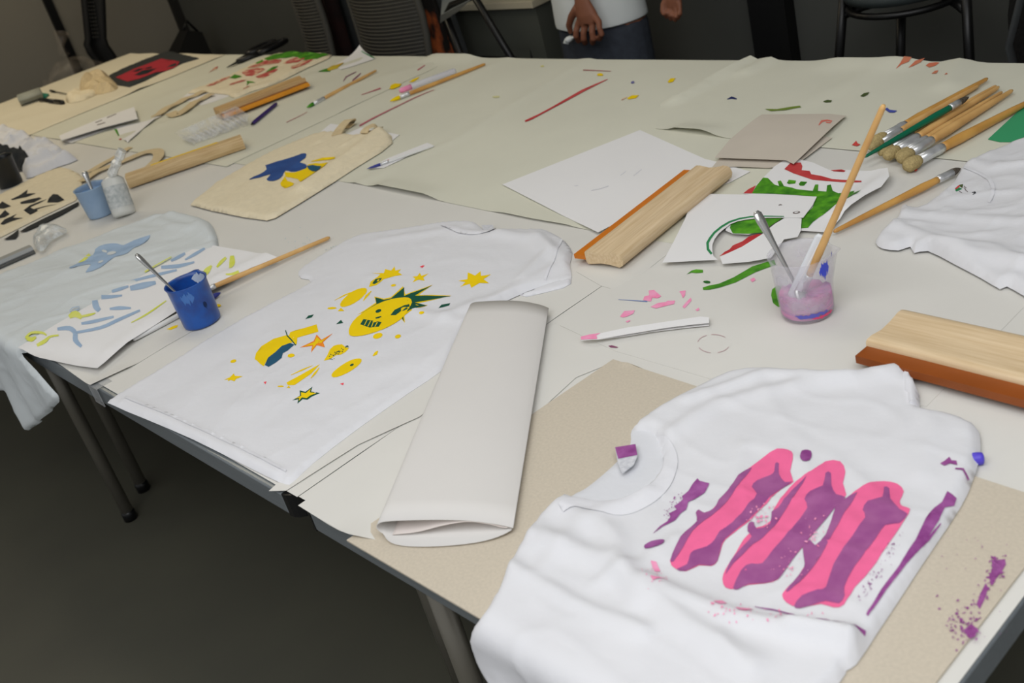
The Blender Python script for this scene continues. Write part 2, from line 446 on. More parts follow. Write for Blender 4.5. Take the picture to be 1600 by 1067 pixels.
# ------------------------------------------------------------------ folding tables
JX = [-5.35, -4.405, -2.795, -1.2, -0.352]
NY, MY, FY = 0.445, 1.285, 2.128
def table(x0, x1, y0, y1, label, legs):
    t = empty('folding_table', ((x0 + x1) / 2, (y0 + y1) / 2, 0)); tag(t, label, 'table', 'folding tables pushed together')
    g = 0.004; x0 += g; x1 -= g; y0 += g; y1 -= g; z1 = T - 0.001; z0 = z1 - 0.036; rw = 0.014
    mk('tabletop', box2(x0 + rw, x1 - rw, y0 + rw, y1 - rw, z1 - 0.022, z1), M_TOP, t, False)
    for a in ((x0 + 0.03, x1 - 0.03, y0, y0 + rw), (x0 + 0.03, x1 - 0.03, y1 - rw, y1), (x0, x0 + rw, y0 + 0.03, y1 - 0.03), (x1 - rw, x1, y0 + 0.03, y1 - 0.03)):
        ra = mk('rail', box2(*a, z0, z1, 0.0025), M_ALU, t, False)
    for cx, sx in ((x0, 1), (x1, -1)):
        for cy, sy in ((y0, 1), (y1, -1)):
            ring = []
            for k in range(6):
                a = math.pi / 2 * k / 5; ring.append((cx + sx * (0.03 - 0.03 * math.cos(a)), cy + sy * (0.03 - 0.03 * math.sin(a))))
            ring += [(cx + sx * 0.03, cy + sy * 0.012), (cx + sx * 0.012, cy + sy * 0.012), (cx + sx * 0.012, cy + sy * 0.03)]
            mk('corner_cap', loft([[(x, y, z0 - 0.002) for x, y in ring], [(x, y, z1 + 0.0005) for x, y in ring]]), M_BLACKPL, t, False)
    for lx, ly in legs:
        l = mk('leg', tube([(lx, ly, 0.02), (lx, ly, z0 + 0.012)], 0.0165, 16), M_CHROME, t)
        mk('foot_cap', lathe([(0.019, 0.0), (0.019, 0.022), (0.016, 0.03)], (lx, ly, 0.0), 16, True), M_BLACKPL, l)
    return t
lg = WY(712, 1000, 0.53)
table(JX[3], JX[4], NY, FY, 'folding table turned crosswise at the near right end, under the pink-striped shirt', [(lg.x, 0.53), (lg.x, 1.95), (-0.46, 0.53), (-0.46, 1.95)])
table(JX[2], JX[3], NY, MY, 'folding table on the near side, under the yellow-printed shirt', [(-2.732, 0.578), (-1.35, 0.66), (-2.732, 1.17), (-1.35, 1.17)])
table(JX[2], JX[3], MY, FY, 'folding table on the far side, in front of the standing person', [(-2.7, 1.4), (-1.35, 1.4), (-2.7, 2.02), (-1.35, 2.02)])
table(JX[1], JX[2], NY, MY, 'folding table on the near side at the left, its legs showing under the hanging shirt', [(-2.834, 0.667), (-4.3, 0.6), (-2.86, 1.17), (-4.3, 1.17)])
table(JX[1], JX[2], MY, FY, 'folding table on the far side at the left, under the red and green canvas bag', [(-2.9, 1.4), (-4.3, 1.4), (-2.9, 2.02), (-4.3, 2.02)])
table(JX[0], JX[1], NY, FY, 'folding table turned crosswise at the far left end', [(-5.25, 0.55), (-4.5, 0.55), (-5.25, 2.02), (-4.5, 2.02)])

# ------------------------------------------------------------------ paper covers on the tables
def R_(x0, x1, y0, y1): return [('w', x0, y0), ('w', x1, y0), ('w', x1, y1), ('w', x0, y1)]
def wavy(x0, x1, y0, y1, seed, amp=0.004):
    rd = random.Random(seed); out = []
    for k in range(9): out.append(('w', x0 + (x1 - x0) * k / 8, y0 + rd.uniform(-amp, amp)))
    for k in range(1, 8): out.append(('w', x1 + rd.uniform(-amp, amp), y0 + (y1 - y0) * k / 8))
    for k in range(8, -1, -1): out.append(('w', x0 + (x1 - x0) * k / 8, y1 + rd.uniform(-amp, amp)))
    for k in range(7, 0, -1): out.append(('w', x0 + rd.uniform(-amp, amp), y0 + (y1 - y0) * k / 8))
    return out
def ln(*p): return np.array(p, float)
cov_nl = sheet('paper_table_cover', wavy(-4.5, -1.2018, NY + 0.012, 1.30, 1, 0.001), 0.001, M_COVER2, s=0.05, und=0.0006)
tag(cov_nl.o, 'pale newsprint cover along the near side, under the yellow-printed shirt and blue beaker', 'paper cover', 'newsprint sheets covering the tables')
cov_r = sheet('paper_table_cover', wavy(-1.200, -0.358, NY + 0.012, 1.80, 2, 0.001), 0.001, M_COVER2, s=0.04, und=0.0006)
tag(cov_r.o, 'pale newsprint cover on the right table, under the pink beaker', 'paper cover', 'newsprint sheets covering the tables')
cov_fm = sheet('paper_table_cover', [('w', -2.95, 1.28), ('w', -2.165, 1.272), ('w', -1.85, 1.258), ('w', -1.54, 1.243), ('w', -1.34, 1.242), ('w', -1.18, 1.244), ('w', -1.175, 1.5), ('w', -1.18, 1.72), ('w', -1.64, 1.86), ('w', -1.64, 2.135), ('w', -2.2, 2.131), ('w', -2.95, 2.134)], 0.0022, M_COVER,
    folds=[(ln((-2.08, 1.268), (-1.9, 1.26)), 0.011, 0.035), (ln((-1.62, 1.247), (-1.45, 1.242)), 0.004, 0.03), (ln((-2.19, 1.25), (-2.13, 1.55), (-2.21, 2.13)), 0.004, 0.02), (ln((-2.62, 1.3), (-2.55, 2.13)), 0.003, 0.03), (ln((-2.9, 2.13), (-2.75, 2.13)), 0.014, 0.05)], s=0.025, und=0.0008)
tag(cov_fm.o, 'creased newsprint cover on the far side, crossed by a long red brush mark', 'paper cover', 'newsprint sheets covering the tables')
cov_fr = sheet('paper_table_cover', [('w', -1.70, 1.84), ('w', -1.60, 1.70), ('w', -1.48, 1.688), ('w', -1.36, 1.676), ('w', -0.9, 1.66), ('w', -0.36, 1.62), ('w', -0.358, 2.132), ('w', -0.8, 2.130), ('w', -1.1, 2.132), ('w', -1.45, 2.131), ('w', -1.655, 2.137)], 0.0034, M_COVER,
    folds=[(ln((-1.52, 1.69), (-1.46, 1.685)), 0.012, 0.035), (ln((-1.66, 2.135), (-1.675, 1.86)), 0.012, 0.018), (ln((-1.60, 2.137), (-1.61, 2.05)), 0.01, 0.02), (ln((-1.4, 2.135), (-1.25, 2.135)), 0.010, 0.05), (ln((-1.12, 2.135), (-1.08, 2.0)), 0.010, 0.03), (ln((-1.27, 2.13), (-1.35, 1.8)), 0.003, 0.03)], s=0.02, und=0.0008)
tag(cov_fr.o, 'newsprint cover at the far right, under the bundle of brushes', 'paper cover', 'newsprint sheets covering the tables')
cov_fl = sheet('paper_table_cover', wavy(-4.45, -2.80, 1.25, 2.136, 4, 0.004), 0.0034, M_COVER,
    folds=[(ln((-2.83, 2.13), (-3.02, 1.85), (-3.05, 1.7)), 0.004, 0.03), (ln((-2.85, 1.72), (-2.5, 1.68)), 0.003, 0.02), (ln((-3.7, 1.3), (-3.3, 2.1)), 0.004, 0.03), (ln((-4.1, 1.3), (-3.95, 2.1)), 0.004, 0.04)], s=0.04, und=0.001)
tag(cov_fl.o, 'creased newsprint cover on the far side at the left, under the clear plastic tray', 'paper cover', 'newsprint sheets covering the tables')
cov_end = sheet('paper_table_cover', wavy(-5.36, -4.36, 0.46, 2.14, 5, 0.008), 0.005, M_COVER3,
    folds=[(ln((-4.80, 1.27), (-4.32, 1.76)), 0.006, 0.03), (ln((-5.05, 1.27), (-4.62, 2.1)), 0.005, 0.03), (ln((-4.4, 1.2), (-4.38, 2.1)), 0.006, 0.02)], s=0.05, und=0.001)
tag(cov_end.o, 'yellowish newsprint cover at the far left end, under the black and red bag', 'paper cover', 'newsprint sheets covering the tables')

# sheets lying on the covers near the front
b1 = W(547, 846); b2 = W(960, 566)
board = sheet('grey_cardboard', [('w', -1.052, 0.436), ('w', -1.020, 0.905), ('w', -0.405, 0.878), ('w', -0.372, 0.80), ('w', -0.372, 0.436)], 0.0045, M_BOARD, s=0.03, thick=0.0025)
tag(board.o, 'beige-grey chipboard sheet lying under the pink-striped shirt', 'cardboard')
sh1 = sheet('newsprint_sheet', [(466, 790), (548, 842), (600, 846), (700, 790), (800, 690), (862, 625), (900, 590), (958, 566), (870, 505), (742, 590), (665, 655)], 0.0022, M_COVER2, s=0.025, und=0.0008, folds=[([(548, 842)], 0.008, 0.02)])
tag(sh1.o, 'pale newsprint sheet under the folded paper at the table edge', 'paper sheet')
sh2 = sheet('newsprint_sheet', [(420, 767), (447, 767), (560, 695), (655, 652), (720, 600), (690, 570), (450, 740)], 0.0024, M_COVER2, s=0.02, folds=[([(440, 767), (655, 652)], 0.0012, 0.012)])
tag(sh2.o, 'strip of newsprint showing along the right side of the yellow-printed shirt', 'paper sheet')
sh3 = sheet('newsprint_sheet', [(945, 445), (1000, 418), (1215, 416), (1330, 424), ('w', -0.58, 1.25), ('w', -0.58, 0.98), (1110, 592), (960, 548), (868, 505), (958, 449)], 0.0018, M_COVER2, s=0.03, und=0.0003)
tag(sh3.o, 'pale newsprint sheet spattered with pink in front of the pink beaker', 'paper sheet')
sh5 = sheet('newsprint_sheet', [(938, 446), (958, 452), (1012, 421), (1100, 352), (1190, 290), (1130, 276), (1040, 330), (900, 424)], 0.0021, M_COVER2, s=0.02)
tag(sh5.o, 'narrow newsprint piece under the amber-bladed squeegee', 'paper sheet')
sh4 = sheet('newsprint_sheet', [(60, 545), (142, 604), (200, 577), (260, 540), (330, 500), (300, 450), (150, 480)], 0.0022, M_COVER2, s=0.02, folds=[([(142, 604), (200, 577)], 0.005, 0.012)])
tag(sh4.o, 'small newsprint sheet sticking out under the blue-stroked drawing', 'paper sheet')
# clear tape over the table edge
tp = W(140, 609)
o = mk('clear_tape', join(box2(tp.x - 0.02, tp.x + 0.02, NY - 0.001, NY + 0.03, T + 0.0016, T + 0.0019), box2(tp.x - 0.02, tp.x + 0.02, NY - 0.002, NY - 0.0005, T - 0.035, T + 0.0019)), clear('clear_tape_film', (200, 202, 204), 0.72, 0.2), smooth=False)
tag(o, 'short piece of clear tape stuck over the aluminium table edge', 'tape')

# ================================================================== SHIRTS
# ---- white shirt with pink and purple stripes, hanging over the near edge
pk = empty('printed_tshirt', W(1150, 820)); tag(pk, 'white t-shirt with three pink and purple stripes, hanging over the near table edge', 't-shirt', 'white t-shirts on the tables')
neck_front = [(987, 672), (1012, 676), (1030, 690), (1036, 714), (1026, 742), (1000, 768), (962, 783), (925, 783), (893, 775)]
bp = cloth('back_panel', [(987, 671), (985, 692), (972, 712), (945, 738), (915, 762), (893, 774), (868, 800), (960, 840), (1060, 790), (1080, 720), (1060, 670), (1010, 655)], mat('inner_cotton', (204, 205, 209), 0.95, bump=0.1, bscale=60, spec=0.1), t=0.003, r=0.01, wr=0.001, s=0.008, base=0.0055, parent=pk)
pinkS = cloth('shirt_body', [(987, 671), (1013, 647), (1077, 612), (1140, 582), (1200, 576), (1262, 582), (1330, 586), (1380, 577), (1413, 573), (1424, 592), (1434, 612), (1436, 638), (1470, 644), (1500, 652), (1524, 664), (1531, 680), (1530, 715), (1512, 768), (1486, 812), (1440, 880), (1402, 938), (1370, 986), (1338, 1034), (1322, 1044), (1312, 1062), ('w', -0.445, 0.50), ('w', -0.45, 0.40), ('w', -0.50, 0.25), ('w', -0.62, 0.20), ('w', -0.74, 0.26), (790, 1066), (762, 1030), (750, 1005), (745, 984), (752, 962), (768, 940), (780, 915), (792, 885), (806, 862), (820, 838), (840, 808), (858, 792), (878, 776)] + neck_front[::-1][0:8],
    M_WHITE, t=0.010, r=0.014, wr=0.0026, wsc=6, crease=0.0024, csc=6, s=0.0062, base=0.006, smooth=2, seed=3, stretch=(1.6, 0.7), ang=0.9, parent=pk, drape=True, wr2=0.0008, wsc2=30,
    folds=[([(1040, 700), (1120, 650), (1240, 620), (1400, 600)], 0.006, 0.0136), ([(1080, 640), (1200, 600), (1330, 610)], 0.006, 0.0095), ([(830, 850), (960, 900), (1080, 1000), (1180, 1060)], 0.009, 0.0150), ([(800, 900), (900, 960), (1010, 1010)], 0.007, 0.0095),
           ([(870, 800), (960, 850), (1000, 960)], 0.005, 0.0136), ([(1440, 650), (1460, 690), (1440, 760)], 0.003, 0.0136), ([(1020, 930), (1130, 980), (1280, 1010), (1330, 1020)], 0.008, 0.0109), ([(1060, 860), (1010, 900), (940, 930)], 0.004, 0.0102), ([(1240, 1000), (1330, 1010), (1340, 1030)], 0.008, 0.0082), ([(1010, 790), (920, 830), (860, 900)], 0.004, 0.0136)])
ribc = [(987, 672), (1014, 678), (1031, 693), (1036, 716), (1025, 745), (998, 771), (960, 786), (923, 786), (890, 778), (866, 790)]
def rib(S, name, line, wpx, material, parent, lift=0.0006, amp=0.0022):
    P = w2(band(line, wpx, 4), S.h)
    v, f = tri2(P, 0.006)
    cl = w2([tuple(q) for q in catmull(line, 4, False)], S.h)
    ww = max(1e-4, float(np.max(dline(v, cl, False))))
    d = dline(v, cl, False); z = T + S.hf(v) + lift + amp * np.sqrt(np.clip(1 - (d / ww) ** 2, 0, 1))
    return mk(name, (np.c_[v, z], f), material, parent)
shift = [(x + 12, y + 9) for x, y in ribc]
rb = rib(pinkS, 'collar', shift, [8, 16, 20, 22, 24, 24, 24, 22, 20, 14], M_RIB, pk, .0004, .0013); rb['label'] = 'ribbed white neckline'
tg = sheet('neck_label', [(961, 699), (993, 694), (996, 712), (990, 726), (972, 740), (965, 722)], 0.016, mat('grey_woven_label', (178, 180, 186), 0.7, rgb2=(206, 206, 210), vscale=180), s=0.01, parent=pk, thick=0.0008)
tg.o['label'] = 'grey woven neck label stained purple at its top'
S_ = Surf(); S_.o = tg.o; S_.hf = tg.hf; S_.h = tg.h
paint(S_, 'paint_stain', [(961, 699), (993, 694), (996, 711), (966, 717)], M_PURPW, 0.0004)
cu = cloth('sleeve_hem', [(1404, 578), (1414, 572), (1426, 590), (1436, 612), (1437, 640), (1418, 640), (1410, 612)], M_RIB, t=0.014, r=0.006, wr=0.002, wsc=40, s=0.005, base=0.006, smooth=1, parent=pk)
def PK(pts): return C(940, 680, 2.4242, pts)
def pk_paint(name, pts, m, lift, sm=0, s=0.005): return paint(pinkS, name, PK(pts), m, lift, sm, s, parent=pk)
A_, B_, D_ = 0.0008, 0.0013, 0.0016
for pts in ([(260,480),(290,425),(320,375),(365,335),(420,290),(470,235),(520,165),(580,110),(640,68),(690,60),(722,72),(726,100),(715,140),(727,180),(700,195),(660,225),(630,260),(600,290),(570,330),(520,365),(470,400),(455,430),(440,480),(415,498),(370,495),(320,518),(280,508)],
            [(458,545),(470,510),(510,450),(540,400),(580,370),(640,330),(650,290),(690,230),(740,175),(800,145),(850,108),(905,110),(925,150),(915,190),(928,235),(900,260),(860,300),(800,380),(750,440),(700,500),(670,550),(620,565),(560,570),(510,590),(470,580)],
            [(685,610),(700,590),(750,530),(780,480),(840,400),(880,330),(910,270),(960,220),(1020,185),(1070,175),(1120,185),(1145,215),(1130,255),(1140,280),(1170,290),(1150,330),(1110,390),(1060,460),(1000,540),(960,580),(920,645),(880,655),(830,640),(750,655),(700,635)]):
    pk_paint('pink_stripe', pts, M_PINK, A_, 2)
for pts in ([(335,460),(350,440),(400,425),(430,400),(450,370),(500,340),(560,270),(590,230),(570,200),(590,175),(640,155),(655,140),(658,110),(672,110),(672,150),(695,182),(722,180),(695,200),(660,222),(620,260),(580,312),(540,347),(470,397),(453,430),(440,480),(412,498),(370,493),(320,518),(285,512),(325,492)],
            [(500,585),(530,520),(570,495),(610,490),(650,440),(720,360),(780,280),(770,250),(790,220),(840,205),(850,155),(870,155),(872,200),(890,235),(925,245),(870,300),(810,370),(750,440),(700,510),(670,550),(620,565),(560,568),(520,592)],
            [(730,650),(760,610),(820,590),(850,580),(880,490),(940,400),(1000,320),(990,290),(1010,260),(1065,245),(1070,200),(1090,205),(1095,250),(1130,295),(1160,310),(1130,345),(1075,350),(1040,400),(960,500),(920,580),(922,615),(900,642),(850,630),(800,645),(750,658)],
            [(262,478),(285,425),(320,370),(362,332),(358,300),(370,288),(390,300),(430,285),(445,250),(480,215),(520,160),(570,125),(545,165),(500,225),(450,290),(390,330),(345,370),(310,430),(275,482)],
            [(470,530),(490,480),(540,425),(572,398),(555,375),(560,345),(580,345),(590,370),(640,340),(645,295),(670,280),(720,215),(778,165),(740,220),(690,300),(640,370),(560,440),(500,490)],
            [(700,595),(755,525),(770,490),(762,425),(790,400),(810,420),(850,380),(880,300),(905,262),(970,225),(930,290),(880,370),(830,460),(780,530),(720,590)]):
    pk_paint('purple_stripe', pts, M_PURP, B_, 2)
pk_paint('purple_smear', [(365,170),(372,180),(410,190),(392,222),(350,250),(330,260),(322,285),(300,300),(280,325),(232,350),(195,380),(222,350),(250,330),(262,312),(255,300),(285,285),(275,272),(310,250),(305,235),(330,215),(345,190)], M_PURPW, B_)
pk_paint('purple_smear', [(1310,218),(1345,235),(1335,260),(1300,275),(1280,320),(1210,430),(1150,500),(1080,590),(1010,692),(1003,685),(1060,590),(1130,500),(1190,410),(1230,320),(1260,280),(1290,255)], M_PURPW, B_)
pk_paint('purple_smear', band([(1285,330),(1240,390),(1190,450)], [3, 9, 3]), M_PURPW, B_)
pk_paint('purple_spot', oval(775, 87, 23, 25, 20, 12, .08, 3), M_PURPW, B_)
pk_paint('purple_spot', oval(205, 424, 41, 17, -14, 14, .08, 4), M_PURPW, B_)
pk_paint('purple_line', band([(580,655),(640,668),(720,685),(780,702),(850,705),(890,728),(920,740),(960,742),(1000,750)], [2, 6, 7, 5, 5, 8, 4, 8, 18]), M_PURPW, B_)
pk_paint('purple_line', band([(1340,137),(1370,137),(1390,160)], [5, 8, 9]), M_PURPW, B_)
pk_paint('purple_smear', [(1283,118),(1300,108),(1318,93),(1326,106),(1345,108),(1348,124),(1320,117),(1300,126)], M_PURPW, B_)
pk_paint('pink_smear', [(430,660),(460,645),(480,660),(455,672)], M_PINKW, B_)
pk_paint('pink_smear', [(510,675),(550,668),(578,668),(550,688),(525,686)], M_PINKW, B_)
pk_paint('pink_smear', [(190,490),(210,490),(225,525),(205,530),(195,510)], M_PINKW, B_)
pk_paint('pink_smear', [(195,575),(225,568),(246,562),(222,580),(205,592)], M_PINKW, B_)
rd = random.Random(5); sp = []
def PKs(x, y, r, sd): q = PK([(x, y)])[0]; return (q[0], q[1], r * rd.uniform(.6, 1.4), r * rd.uniform(.4, .9), rd.uniform(0, 180), sd)
for i in range(44): sp.append(PKs(rd.gauss(560, 110), 690 + rd.gauss(0, 16) + 0.12 * (0), rd.uniform(.7, 2.2), i))
for i in range(26): sp.append(PKs(rd.gauss(205, 30), rd.gauss(560, 30), rd.uniform(.6, 1.6), i))
for i in range(26): sp.append(PKs(rd.gauss(715, 30), rd.gauss(500, 40), rd.uniform(.6, 1.8), i))
for i in range(30): sp.append(PKs(rd.gauss(610, 28), rd.gauss(330, 26), rd.uniform(.8, 2.6), i))
for i in range(20): sp.append(PKs(rd.gauss(815, 22), rd.gauss(380, 30), rd.uniform(.8, 2.4), i))
specks(pinkS, 'pink_spatter', sp, M_PINKW, B_).parent = pk
sp = []
for i in range(60):
    t = rd.random(); sp.append(PKs(1130 - 150 * t + rd.gauss(0, 12), 400 + 230 * t + rd.gauss(0, 10), rd.uniform(.5, 1.5), i))
for i in range(30): sp.append(PKs(rd.gauss(235, 16) + i * 2.5, 318 - i * 3.2 + rd.gauss(0, 8), rd.uniform(.6, 1.5), i))
o = specks(pinkS, 'purple_spatter', sp, M_PURPW, B_); o.parent = pk
for o in list(bpy.data.objects):
    if o.name.startswith(('pink_spatter', 'purple_spatter')) and o.parent is pk: pass
# purple dabs on the chipboard
sp = []
for i in range(150):
    k = rd.random()
    if k < .35: x, y = rd.gauss(1495, 20), rd.gauss(500, 28)
    elif k < .75: x, y = rd.gauss(1375, 34), rd.gauss(715, 45)
    else: t = rd.random(); x, y = 1510 - 130 * t + rd.gauss(0, 14), 480 + 260 * t + rd.gauss(0, 14)
    sp.append(PKs(x, y, rd.uniform(.8, 3.0), i))
for i in range(40): sp.append(PKs(rd.uniform(1250, 1560), rd.uniform(330, 800), rd.uniform(.4, 1.2), i))
specks(board, 'purple_spatter', sp, M_PURPW, 0.0005)
paint(board, 'purple_smear', PK([(1478,475),(1528,470),(1532,490),(1515,520),(1495,545),(1478,560),(1465,540),(1480,510)]), M_PURPW, 0.0005)
paint(board, 'purple_smear', PK([(1420,640),(1435,600),(1455,560),(1465,580),(1450,625),(1432,660)]), M_PURPW, 0.0005)
paint(board, 'purple_smear', PK([(1370,740),(1400,715),(1425,735),(1415,765),(1390,770)]), M_PURPW, 0.0005)

# ---- white shirt with yellow cartoon shapes
yl = empty('printed_tshirt', W(560, 540)); tag(yl, 'white t-shirt printed with yellow stars, figures and a spiky-haired face, lying flat', 't-shirt', 'white t-shirts on the tables')
yelS = cloth('shirt_body', [(176, 632), (175, 622), (250, 578), (340, 522), (420, 476), (486, 441), (470, 434), (466, 424), (480, 412), (520, 388), (562, 366), (610, 360), (660, 352), (700, 346), (735, 345), (748, 352), (765, 362), (800, 358), (842, 358), (866, 365), (884, 378), (894, 394), (890, 412), (893, 432), (880, 440), (850, 446), (820, 456), (770, 480), (738, 502), (722, 520), (706, 552), (690, 578), (640, 612), (560, 668), (490, 722), (458, 752), (446, 756), (420, 745), (380, 725), (300, 685), (230, 655)],
    M_WHITE, t=0.004, r=0.007, wr=0.0016, wsc=6, crease=0.0010, csc=7, s=0.0075, base=0.003, smooth=2, seed=9, stretch=(1.3, 0.6), ang=0.3, parent=yl, wr2=0.0005, wsc2=28,
    folds=[([(700, 500), (790, 470), (880, 420)], 0.006, 0.02), ([(640, 490), (720, 510)], 0.004, 0.012), ([(780, 370), (840, 380), (880, 410)], 0.007, 0.016), ([(600, 380), (700, 365), (760, 375)], 0.004, 0.015), ([(200, 630), (300, 676), (440, 745)], 0.003, 0.008), ([(820, 440), (860, 400), (840, 370)], 0.006, 0.015), ([(380, 640), (520, 600), (660, 570)], 0.002, 0.03)])
hem = rib(yelS, 'hem', [(196, 622), (240, 640), (312, 670), (386, 705), (430, 728), (448, 738)], [4, 5, 5, 6, 6, 4], M_RIB, yl, 0.0004, 0.0008)
rb = rib(yelS, 'collar', [(690, 352), (712, 362), (738, 366), (760, 364), (776, 362)], [4, 7, 8, 7, 4], M_RIB, yl)
slv = cloth('sleeve_hem', [(846, 447), (868, 440), (893, 432), (892, 442), (880, 449), (848, 457), (822, 463), (812, 460)], M_RIB, t=0.003, r=0.005, wr=0.001, s=0.006, base=0.0025, smooth=0, parent=yl)
rib(yelS, 'sleeve_seam', [(878, 374), (872, 392), (866, 412), (852, 440)], [3, 4, 4, 3], M_RIB, yl, .0004, .0016)
tg = sheet('neck_label', [(752, 352), (770, 351), (772, 360), (757, 362)], 0.012, MATS['grey_woven_label'], s=0.02, parent=yl, thick=0.0008)
def YC(pts): return C(300, 380, 2.668, pts)
def yp(name, pts, m, lift=0.0004, sm=0, s=0.012, lab=None): return paint(yelS, name, YC(pts), m, lift, sm, s, parent=yl, label=lab)
L1, L2, L3 = 0.0004, 0.0007, 0.0010
yp('printed_star', [(1110,157),(1148,150),(1150,122),(1180,135),(1203,117),(1205,137),(1247,133),(1215,152),(1240,172),(1200,168),(1165,188),(1158,170),(1118,183),(1140,162)], M_YEL)
yp('printed_star', [(920,142),(940,140),(950,125),(957,138),(988,128),(965,145),(970,158),(945,155),(920,165),(932,150)], M_YEL)
yp('printed_star', [(135,572),(160,560),(175,545),(180,555),(213,557),(185,567),(178,577),(162,572),(150,577),(152,570)], M_YEL)
yp('printed_figure', [(750,128),(800,125),(805,108),(830,115),(845,98),(848,115),(872,110),(860,122),(877,133),(845,138),(800,150),(770,175),(738,183),(745,160),(775,140),(785,130)], M_YEL)
yp('printed_features', [(752,168),(765,150),(792,145),(785,157),(770,166),(760,172)], M_GRN, L2)
yp('printed_features', [(770,160),(776,152),(783,152),(778,160)], M_YEL, L3)
yp('printed_oval', oval(674, 228, 66, 22, -34, 18), M_YEL)
yp('printed_line', band([(595,240),(640,218),(690,198)], [2, 5, 2]), M_YEL)
yp('printed_line', band([(715,242),(728,222),(748,200)], [3, 10, 3]), M_YEL)
yp('printed_mark', oval(584, 273, 20, 5, 0, 8), M_YEL)
yp('printed_mark', [(608,286),(622,272),(636,286)], M_YEL)
hair = [(705,295),(770,255),(765,228),(800,238),(830,232),(885,185),(885,222),(1000,178),(930,220),(1080,222),(930,250),(980,262),(880,300),(885,330),(870,305),(880,260),(905,235),(860,232),(800,247),(740,277)]
yp('printed_hair_edge', [(690,300),(768,250),(760,224),(800,233),(830,226),(880,180),(890,215),(1004,174),(945,217),(1082,219),(940,254),(984,260),(886,304),(888,334),(866,308),(876,262),(900,235),(860,235),(800,250),(740,280)], M_YEL, L1)
yp('printed_hair', hair, M_GRN, L2, lab='spiky dark green hair')
yp('printed_face', [(655,380),(660,350),(690,310),(740,275),(800,245),(860,230),(905,230),(918,250),(905,285),(870,320),(820,350),(770,372),(710,388),(670,390)], M_YEL, L2 + 0.0002, 2, lab='yellow grinning face')
yp('printed_eye', oval(778, 285, 13, 7, -25, 10), M_GRN, L3 + 0.0002)
yp('printed_eye', [(828,302),(845,280),(883,263),(872,288),(850,302)], M_GRN, L3 + 0.0002)
yp('printed_nose', band([(767,317),(778,313),(790,308)], [4, 7, 4]), M_GRN, L3 + 0.0002)
yp('printed_mouth', [(703,342),(716,320),(755,327),(792,332),(780,352),(742,356),(718,348)], M_GRN, L3 + 0.0002)
for q in ([(720,348),(732,324)], [(735,352),(747,328)], [(750,354),(760,330)], [(764,353),(775,333)]):
    yp('printed_tooth', band(q, 3.2), M_YEL, L3 + 0.0005)
yp('printed_chip', [(473,318),(485,303),(508,297),(500,310)], M_GRN)
yp('printed_chip', [(1028,272),(1040,257),(1078,252),(1072,263)], M_GRN)
yp('printed_chip', [(602,339),(622,322),(632,336)], M_GRN)
yp('printed_dragon', [(262,485),(268,460),(290,430),(340,400),(390,385),(405,385),(410,372),(520,340),(528,370),(440,395),(437,425),(420,415),(370,440),(345,470),(310,495),(300,515),(285,505),(270,490)], M_YEL, L1)
yp('printed_belly', [(305,510),(318,480),(350,455),(375,430),(410,418),(428,425),(400,450),(380,460),(375,480),(350,500),(320,518)], M_NAVY, L2)
yp('printed_line', band([(390,363),(398,388),(414,404),(433,427)], [3, 5, 5, 4]), M_GRN, L2)
yp('printed_star_edge', [(450,437),(508,409),(520,382),(541,405),(588,379),(548,417),(555,436),(522,430),(498,459),(502,430)], M_ORANGE, L1, lab='orange outline of a yellow star')
yp('printed_star', [(470,432),(512,414),(521,393),(539,411),(565,396),(543,416),(548,429),(521,423),(503,447),(507,426)], M_YEL, L2)
yp('printed_grapes', [(550,492),(565,470),(575,445),(590,430),(605,425),(625,423),(640,434),(655,440),(640,455),(620,466),(600,468),(575,485)], M_YEL, L1)
rg = random.Random(2)
yspots = [YC([(575 + 72 * t + rg.gauss(0, 5), 482 - 48 * t + rg.gauss(0, 6))])[0] for t in [rg.random() for _ in range(34)]]
o = specks(yelS, 'printed_pips', [(x, y, .9, .6, 30, i) for i, (x, y) in enumerate(yspots)], M_GRN, L2); o.parent = yl
yp('printed_oval', oval(646, 524, 72, 22, -31, 18), M_YEL)
yp('printed_eye', oval(668, 511, 9, 5, -25, 8), M_GRN, L2)
yp('printed_ray', [(395,585),(440,560),(535,506),(500,545),(430,597),(402,597)], M_YEL)
yp('printed_line', band([(413,554),(460,532),(503,513)], [2, 6, 2]), M_YEL)
yp('printed_line', band([(497,568),(515,545),(532,522)], [3, 9, 3]), M_YEL)
yp('printed_mark', oval(372, 602, 14, 4, 0, 8), M_YEL); yp('printed_mark', [(397,609),(405,599),(413,609)], M_YEL)
for a in ((775,388,21,11,-15),(860,393,13,9,-15),(414,470,15,8,-10),(173,493,13,7,-15),(840,176,11,5,-10),(960,298,11,5,-10)): yp('printed_dot', oval(*a, 12), M_YEL)
yp('printed_dot', band([(755,472),(768,462),(776,452)], [4, 13, 3]), M_YEL)
yp('printed_star_edge', [(420,658),(452,639),(452,621),(475,624),(504,604),(498,622),(534,627),(498,643),(482,654),(462,652),(440,670),(444,653)], M_GRN, L1)
yp('printed_star', [(430,652),(457,640),(457,627),(476,630),(497,613),(493,626),(520,629),(494,638),(479,649),(460,646),(446,660),(449,648)], M_YEL, L2)
for q in ([(300,582),(313,580),(307,592)], [(619,591),(635,586),(632,596)], [(950,99),(962,93),(971,94),(960,104)]): yp('printed_fleck', q, M_RED)

